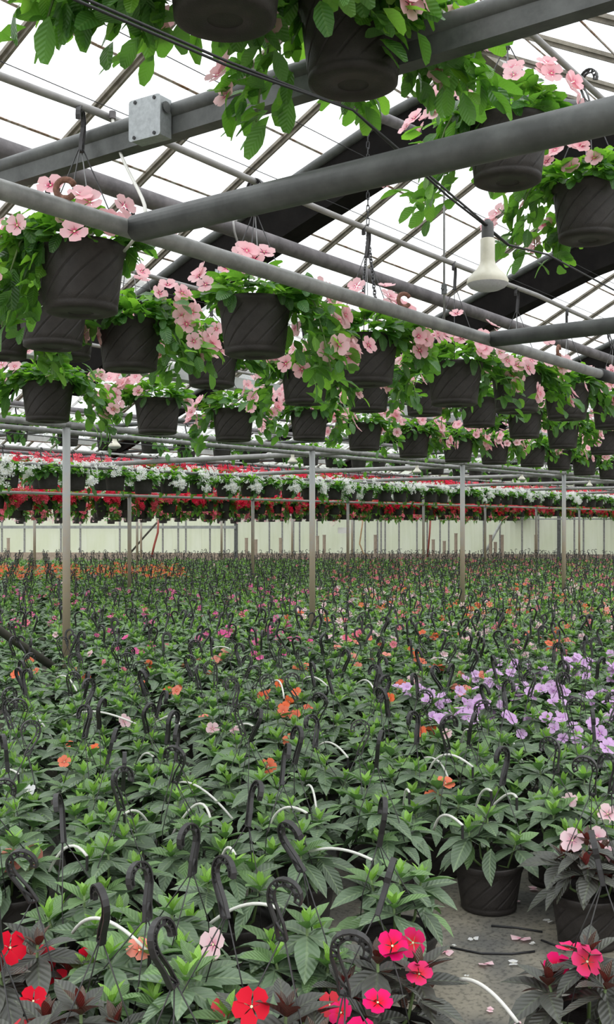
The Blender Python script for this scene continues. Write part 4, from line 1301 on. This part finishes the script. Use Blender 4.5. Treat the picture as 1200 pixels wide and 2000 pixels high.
# the pots of the foreground: crown seen at (px, py), leaf tone, flowers
FORE = [(1150, 1655, 'bronze', 'f_pale', 5), (1148, 1875, 'bronze', 'f_magenta', 4), (748, 1893, 'bronze', 'f_magenta', 6), (62, 1862, 'bronze', 'f_scarlet', 7),
        (385, 1920, 'green', 'f_pale', 1), (232, 1885, 'green', 'f_salmon', 1), (595, 1822, 'green', None, 0), (545, 1985, 'bronze', 'f_scarlet', 4), (165, 1990, 'bronze', 'f_scarlet', 3),
        (165, 1765, 'green', None, 0), (330, 1795, 'green', None, 0), (462, 1702, 'green', None, 0), (775, 1722, 'green', None, 0), (20, 1655, 'green', 'f_salmon', 3),
        (350, 2090, 'green', None, 0), (720, 2110, 'bronze', 'f_magenta', 2), (10, 2060, 'bronze', 'f_scarlet', 1), (1190, 2080, 'bronze', None, 0)]
fp = []
for px, py, tone, fc, nf in FORE:
    p = atz(px, py, 0.34)
    fp.append((project(p)[2], p.x, p.y, px, py, (tone, fc, nf)))
spots = [s + (None,) for s in spots if s[0] > 2.75 and all(math.hypot(s[1] - f[1], s[2] - f[2]) > 0.30 for f in fp)] + fp
spots.sort(key=lambda s: s[0])
posts_xy = [(6.06 + 3.6 * k, 7.1) for k in range(-1, 12)] + [(6.51 + 3.6 * k, yy) for k in range(-1, 14) for yy in (14.3, 21.5, 28.7)]
spots = [s for s in spots if all((s[1] - a) ** 2 + (s[2] - b) ** 2 > 0.18 ** 2 for a, b in posts_xy)]
print('field plants', len(spots))

def zone(px, py, r):
    """flower colour and count, leaf tone for a plant whose crown is seen at px, py"""
    if py > 1790:
        if px < 130 or 430 < px < 560 and py > 1960: return ('bronze', 'f_scarlet', 6)
        if 640 < px < 860: return ('bronze', 'f_magenta', 6)
        if px > 1080: return ('bronze', 'f_magenta', 3)
        return ('green', 'f_pale', 1 if r.random() < .5 else 0)
    if px > 1080 and 1600 < py < 1720: return ('bronze', 'f_pale', 4)
    if px < 60 and 1600 < py < 1720: return ('green', 'f_salmon', 2)
    e = ((px - 1110) / 330) ** 2 + ((py - 1375) / 95) ** 2
    if e < 1 and r.random() < (1.15 - e * .8): return ('green', 'f_lilac', r.randint(4, 9))
    if 1105 < py < 1128 and px < 360 and r.random() < .75: return ('green', 'f_orange', 7)
    if 1088 < py < 1150 and px > 640 and r.random() < .38: return ('green', 'f_rose', r.randint(2, 5))
    if 1275 < py < 1420 and 360 < px < 960 and r.random() < .42: return ('green', 'f_orange' if r.random() < .6 else 'f_salmon', r.randint(1, 4))
    if 1275 < py < 1420 and px < 300 and r.random() < .2: return ('green', 'f_orange', 1)
    if 1150 < py < 1275 and px < 640 and r.random() < .33: return ('green', 'f_hot', r.randint(1, 4))
    if 1150 < py < 1330 and px > 560 and r.random() < .5: return ('green', r.choice(['f_pale', 'f_pale', 'f_orange', 'f_rose', 'f_salmon']), r.randint(1, 5))
    if 1420 < py < 1560 and r.random() < .3: return ('green', r.choice(['f_pale', 'f_pale', 'f_white', 'f_orange']), r.randint(1, 2))
    if r.random() < .10: return ('green', r.choice(['f_pale', 'f_rose', 'f_pale']), r.randint(1, 2))
    return ('green', None, 0)
FNAME = {'f_scarlet': 'scarlet', 'f_magenta': 'magenta', 'f_pale': 'pale pink', 'f_salmon': 'salmon', 'f_lilac': 'lilac', 'f_orange': 'orange', 'f_rose': 'rose', 'f_hot': 'hot pink', 'f_white': 'white', None: 'no'}

def flower_spots(r, cr, n):
    out = []
    for k in range(n):
        c = r.choice(cr); a = r.uniform(0, 6.28)
        rad = r.uniform(0.03, 0.10)
        p = Vector((c[0] + rad * math.cos(a), c[1] + rad * math.sin(a), c[2] + r.uniform(-0.005, 0.055)))
        nrm = Vector((math.cos(A_F) * .9 + r.uniform(-.8, .8), math.sin(A_F) * .9 + r.uniform(-.8, .8), r.uniform(.5, 1.5)))
        out.append((p, nrm, r.uniform(0, 6), r.uniform(0.070, 0.098)))
    return out

def hanger(o, r, d, detail):
    """wire hanger standing up from a pot on the floor"""
    lean = r.uniform(0.0, 0.11); la = r.uniform(0, 6.28)
    base = Vector((lean * math.cos(la), lean * math.sin(la), H_F + r.uniform(0.27, 0.36)))
    hm = Matrix.Translation(base) @ Matrix.Rotation(r.uniform(0, 6.28), 4, 'Z') @ Matrix.Rotation(r.uniform(-.3, .3), 4, 'X') @ Matrix.Rotation(r.uniform(-.3, .3), 4, 'Y')
    hook = link('hanger_hook', HOOK if detail else HOOK_LO, o, hm)
    if detail:
        a0 = r.uniform(0, 6.28)
        for k in range(3):
            a = a0 + k * 2 * PI / 3
            b = Vector((RIM_F * math.cos(a), RIM_F * math.sin(a), H_F - 0.012))
            mid = (b + base) / 2 + Vector((0.02 * math.cos(a), 0.02 * math.sin(a), 0.0))
            m = MB(); m.tube([b, mid, base + Vector((0.004 * math.cos(a), 0.004 * math.sin(a), 0.004))], 0.0019, 5)
            link('wire', m.mesh('wire', M['hook']), hook, hm.inverted())
    else:
        m = MB(); a0 = r.uniform(0, 6.28)
        for k in range(3):
            a = a0 + k * 2 * PI / 3
            m.tube([(RIM_F * math.cos(a), RIM_F * math.sin(a), H_F), base], 0.0022, 3, cap=False)
        link('wires', m.mesh('wires', M['hook']), hook, hm.inverted())

LEAF_D = 8.2
def band_name(py):
    return 'in the foreground' if py > 1640 else 'in the near middle of the field' if py > 1400 else 'in the middle of the field' if py > 1250 else 'in the far half of the field'
near_desc = {}
for idx, (d, x, y, px, py, forced) in enumerate(spots[:300]):
    r = random.Random(4000 + idx)
    tone, fc, nf = forced or zone(px, py, r)
    li = r.randrange(len(LAY)); lay = LAY[li]
    tn = 'bronze leaved' if tone == 'bronze' else 'green leaved'
    fn = '%s flowers' % FNAME[fc] if nf else 'no open flowers'
    side = 'left' if px < 400 else 'middle' if px < 800 else 'right'
    lab = '%s impatiens with %s at %s %s' % (tn, fn, side, band_name(py))
    o = empty('potted_impatiens', (x, y, 0), r.uniform(0, 6.28), lab, 'potted plant', '%s %s impatiens, %s, %s' % (side, tn, fn, band_name(py)))
    near_desc[idx] = (o, px, py, d, tn, fn)
    det = d < LEAF_D
    link('pot', POT_F if det else POT_F_LO, o)
    if det:
        link('soil', SOIL_F, o)
        for kind, mt in lay[0]:
            link('leaf', LM[(kind, tone)], o, mt)
        m = MB()
        for (cx, cy, cz, ca_) in lay[1]:
            m.tube([(cx * .35, cy * .35, H_F - 0.02), (cx * .7, cy * .7, cz * .62), (cx, cy, cz + 0.005)], [0.006, 0.005, 0.004], 5)
        link('stems', m.mesh('stems', M['stem']), o)
        for q, nrm, sp_, s in flower_spots(r, lay[1], nf):
            a = -o.rotation_euler.z
            nrm = Matrix.Rotation(a, 3, 'Z') @ nrm
            link('flower', FM[fc], o, aim(q, nrm, sp_, s))
    else:
        link('foliage', FOL[li], o)['kind'] = 'stuff'
        for q, nrm, sp_, s in flower_spots(r, lay[1], nf):
            nrm = Matrix.Rotation(-o.rotation_euler.z, 3, 'Z') @ nrm
            link('flower', FM[fc], o, aim(q, nrm, sp_, s))
    hanger(o, r, d, det)

# own labels for the plants that show largest
rows_d = [1.8, 2.75, 3.15, 3.6, 4.1, 4.6, 5.15, 5.7, 6.3, 6.9, 7.5, 8.2, 8.9, 9.6, 10.4, 11.3, 12.3, 13.5]
for b in range(len(rows_d) - 1):
    ks = sorted((k for k in near_desc if rows_d[b] <= near_desc[k][3] < rows_d[b + 1] and 0 < near_desc[k][1] < 1200 and near_desc[k][2] < 2040), key=lambda k: near_desc[k][1])
    for q, k in enumerate(ks):
        o, px, py, d, tn, fn = near_desc[k]
        o['label'] = '%s impatiens, %s, %s from left, %s row from the front' % (tn.split()[0], fn, ordinal(q + 1), ordinal(b + 1))
HAND = [((925, 1650), 'green impatiens whose whole dark swirled pot shows beside the bare floor'),
        ((1150, 1655), 'bronze leaved impatiens with pale pink flowers at right edge above bare floor'),
        ((1148, 1868), 'dark leaved impatiens with magenta flower in the lower right corner'),
        ((62, 1862), 'bronze leaved impatiens with scarlet flowers in the lower left corner'),
        ((385, 1920), 'large leaved green impatiens at the bottom, left of centre'),
        ((745, 1890), 'dark leaved impatiens with red and magenta flowers at bottom, left of the bare floor')]
used = set()
for (hx, hy), lab in HAND:
    k = min((k for k in near_desc if k not in used), key=lambda k: (near_desc[k][1] - hx) ** 2 + (near_desc[k][2] - hy) ** 2)
    used.add(k); o = near_desc[k][0]; o['label'] = lab
    if 'group' in o: del o['group']

# the rest of the field: one object
def pack(parts):
    vs_ = np.concatenate([p[0] for p in parts]); ls_ = []; st = []; off = 0; lo = 0; mats_ = []; uvs = []
    return vs_
T_V, T_F, T_M, T_UV = [], [], [], []
tmpl = []
for k, lay in enumerate(LAY):
    m = MB()
    rr = random.Random(k)
    keep = [l for l in lay[0] if rr.random() < 0.72]
    mi = {'big': 0, 'big2': 0, 'mid': 1, 'young': 2}
    for kind, mt in keep:
        g = LOW[kind]; m.add(apply_m(mt @ Matrix.Scale(1.12, 4), g[0]).tolist(), g[1], mi[kind], g[2])
    m.lathe([(0.108, 0.0), (0.135, H_F)], 8, 3)
    base = Vector((rr.uniform(-.07, .07), rr.uniform(-.07, .07), H_F + rr.uniform(.28, .36)))
    c = [Vector((0, 0, 0)), Vector((.012, 0, .05)), Vector((.034, 0, .10))] + [Vector((.034 * math.cos(R(a)), 0, .108 + .034 * math.sin(R(a)))) for a in range(20, 200, 45)]
    q = Matrix.Rotation(rr.uniform(0, 6.28), 3, 'Z')
    m.tube([base + q @ v for v in c], 0.0078, 4, 3, cap=False)
    for t in range(2):
        a = rr.uniform(0, 6.28); m.tube([(RIM_F * math.cos(a), RIM_F * math.sin(a), H_F), base], 0.003, 3, 3, cap=False)
    nq = [f for f in m.f]
    va = np.array(m.v); fa = np.array([f if len(f) == 4 else (*f, f[-1]) for f in m.f]); ma = np.array(m.m); ua = np.array(m.uv)
    tmpl.append((va, fa, ma, ua, lay[1]))
FMI = {'f_orange': 4, 'f_rose': 5, 'f_pale': 6, 'f_hot': 7, 'f_lilac': 8, 'f_salmon': 9, 'f_white': 6, 'f_scarlet': 4, 'f_magenta': 7}
V_, F_, M_, U_ = [], [], [], []
off = 0
fl_v = np.array(FLOW[0]); fl_f = np.array([f for f in FLOW[1] if len(f) == 4]); fl_u = np.array(FLOW[2])
for idx, (d, x, y, px, py, forced) in enumerate(spots[300:]):
    r = random.Random(9000 + idx)
    tone, fc, nf = zone(px, py, r)
    va, fa, ma, ua, cr = tmpl[r.randrange(len(tmpl))]
    a = r.uniform(0, 6.28); c, s = math.cos(a), math.sin(a); sc = r.uniform(.92, 1.1)
    rot = np.array([[c, -s, 0], [s, c, 0], [0, 0, 1]]) * sc
    V_.append(va @ rot.T + np.array([x, y, 0])); F_.append(fa + off); M_.append(ma); U_.append(ua); off += len(va)
    for q, nrm, sp_, ss in flower_spots(r, cr, nf):
        q = Vector(rot @ np.array(q)) + Vector((x, y, 0.01))
        V_.append(apply_m(aim(q, nrm, sp_, ss * 1.1), fl_v)); F_.append(fl_f + off); M_.append(np.full(len(fl_f), FMI[fc])); U_.append(fl_u); off += len(fl_v)
V_ = np.concatenate(V_); F_ = np.concatenate(F_); M_ = np.concatenate(M_); U_ = np.concatenate(U_)
me = bpy.data.meshes.new('far_field_plants')
tri = F_[:, 2] == F_[:, 3]
F_ = F_[~tri]; M_ = M_[~tri]
me.vertices.add(len(V_)); me.vertices.foreach_set('co', V_.astype(np.float32).ravel())
me.loops.add(len(F_) * 4); me.loops.foreach_set('vertex_index', F_.astype(np.int32).ravel())
me.polygons.add(len(F_)); me.polygons.foreach_set('loop_start', np.arange(0, len(F_) * 4, 4, dtype=np.int32))
try:
    me.polygons.foreach_set('loop_total', np.full(len(F_), 4, dtype=np.int32))
except Exception:
    pass
for k in ('leaf', 'leaf_mid', 'leaf_young', 'hook', 'f_orange', 'f_rose', 'f_pale', 'f_hot', 'f_lilac', 'f_salmon'):
    me.materials.append(M[k])
me.polygons.foreach_set('material_index', M_.astype(np.int32))
uvl = me.uv_layers.new(name='UVMap'); uvl.data.foreach_set('uv', U_[F_.ravel()].astype(np.float32).ravel())
me.update(calc_edges=True); me.validate()
print('far field quads', len(F_))
tag(link('far_field_plants', me), 'far field of potted impatiens with black hanger hooks reaching to the wall', 'potted plants', None, 'stuff')

# ------------------------------------------------------------------ white drip tubes arching between the pots
tubes = [   # picture points of the left foot, apex, right foot
    ((66, 1785), (118, 1665), (170, 1672)), ((142, 1822), (200, 1795), (292, 1862)), ((306, 1690), (375, 1577), (412, 1602)), ((322, 1700), (285, 1600), (243, 1590)),
    ((412, 1840), (432, 1680), (460, 1670)), ((390, 1822), (470, 1770), (545, 1775)), ((335, 1535), (385, 1535), (455, 1600)), ((600, 1665), (660, 1658), (728, 1680)),
    ((900, 1913), (950, 1930), (1012, 1998)), ((520, 1640), (548, 1582), (600, 1588)), ((788, 1662), (790, 1560), (800, 1548)), ((940, 1600), (985, 1555), (1010, 1558)),
    ((848, 1620), (868, 1592), (904, 1612)), ((830, 1480), (862, 1492), (882, 1545)), ((828, 1545), (860, 1477), (924, 1498)), ((725, 1490), (735, 1570), (740, 1578)),
    ((600, 1535), (612, 1545), (620, 1600)), ((50, 1402), (80, 1410), (130, 1500)), ((140, 1400), (190, 1390), (268, 1415)), ((305, 1410), (345, 1400), (345, 1445)),
    ((445, 1440), (470, 1416), (494, 1418)), ((525, 1340), (545, 1330), (555, 1365)), ((0, 1505), (20, 1503), (36, 1512)), ((625, 1455), (650, 1452), (680, 1480)),
    ((900, 1470), (905, 1435), (915, 1425)), ((1000, 1440), (1012, 1470), (1030, 1500)), ((410, 1270), (440, 1264), (470, 1285)), ((665, 1245), (680, 1230), (700, 1235)),
    ((110, 1325), (130, 1322), (150, 1350)), ((590, 1330), (612, 1322), (640, 1340)), ((840, 1290), (865, 1285), (880, 1300)), ((690, 1345), (712, 1328), (730, 1345)),
    ((255, 1545), (275, 1480), (300, 1478)), ((925, 1600), (940, 1550), (960, 1545))]
tub_desc = ['left foreground', 'middle foreground', 'right foreground', 'left middle field', 'centre middle field', 'right middle field']
for i, (a, b, c) in enumerate(tubes):
    za, zb, zc = 0.27, 0.42, 0.27
    yy = max(a[1], b[1], c[1])
    d = project(atz((a[0] + c[0]) / 2, (a[1] + c[1]) / 2 if abs(a[1] - c[1]) < 60 else min(a[1], c[1]), 0.33))[2]
    pa_, pb_, pc_ = atd(a[0], a[1], d * 1.03), atd(b[0], b[1], d), atd(c[0], c[1], d * 0.97)
    pts = []
    ctrl = pb_ * 2 - (pa_ + pc_) / 2
    for t in range(13):
        u = t / 12
        pts.append(pa_ * (1 - u) ** 2 + ctrl * 2 * u * (1 - u) + pc_ * u * u)
    rad = 0.0052 if d < 6 else 0.006
    m = MB(); m.tube(pts, rad, 7)
    reg = tub_desc[(0 if yy > 1560 else 3) + (0 if b[0] < 400 else 1 if b[0] < 800 else 2)]
    o = empty('drip_tube', pts[0], 0, 'thin white drip tube arching over the pots, %s, number %s counted forward' % (reg, ordinal(i + 1)), 'tube', 'white drip tubes, %s' % reg)
    m.v = [(v[0] - pts[0].x, v[1] - pts[0].y, v[2] - pts[0].z) for v in m.v]
    link('tube_run', m.mesh('tube_run', M['white_tube']), o)
    e = MB(); e.tube([pts[-1] - pts[0], pts[-1] - pts[0] - Vector((0, 0, 0.05))], 0.0055, 6); link('drip_stake', e.mesh('drip_stake', M['hook'], False), o)

# ------------------------------------------------------------------ on the bare floor: fallen petals, thin black hoses
pet = MB(); pet.add(*[flower_geo(2, 0.5, 0.05, 2, 3, 0.12, 0.9)[q] for q in (0, 1)], 0, flower_geo(2, 0.5, 0.05, 2, 3, 0.12, 0.9)[2])
pme_ = {k: pet.mesh('fallen_petals', [M[k], M['f_eye']]) for k in ('f_pale', 'f_white')}
bl = [(1018, 1832, 'f_pale', 1.5), (925, 1833, 'f_white', .8), (950, 1882, 'f_pale', 1.1), (1003, 1880, 'f_white', .9), (870, 1858, 'f_pale', 1.2), (1072, 1798, 'f_white', .9), (1010, 1760, 'f_pale', .6),
      (958, 1972, 'f_pale', .6), (1100, 1962, 'f_pale', .8), (1042, 1735, 'f_pale', 1.0), (1015, 2000, 'f_pale', 1.0), (1040, 1842, 'f_white', .5), (888, 1846, 'f_white', .4), (912, 1905, 'f_white', .35), (1085, 1905, 'f_white', .35)]
for i, (px, py, fc, s) in enumerate(bl):
    p = atz(px, py, 0.008); a = random.Random(i)
    o = link('fallen_petal', pme_[fc], None, aim(p, (a.uniform(-.15, .15), a.uniform(-.15, .15), 1), a.uniform(0, 6), 0.055 * s))
    tag(o, '%s fallen petal on the bare floor, %s from left' % ('pale pink' if fc == 'f_pale' else 'small white', ordinal(1 + sorted(b_[0] for b_ in bl).index(px))), 'petal', '%s petals on the bare floor' % ('pale pink' if fc == 'f_pale' else 'white'))
for i, (pp, lab) in enumerate((([(880, 1850), (940, 1862), (1000, 1863), (1045, 1858)], 'thin black drip hose lying across the middle of the bare floor'),
                               ([(960, 1808), (1010, 1812), (1060, 1820)], 'thin black hose lying on the floor behind the bare patch'),
                               ([(1058, 1836), (1085, 1846), (1105, 1856)], 'short black hose on the floor at right of the bare patch'))):
    pipe('floor_hose', [atz(a, b, 0.004) for a, b in pp], 0.004, M['cable'], lab, 'hose', None, 6)
print('objects', len(bpy.data.objects))
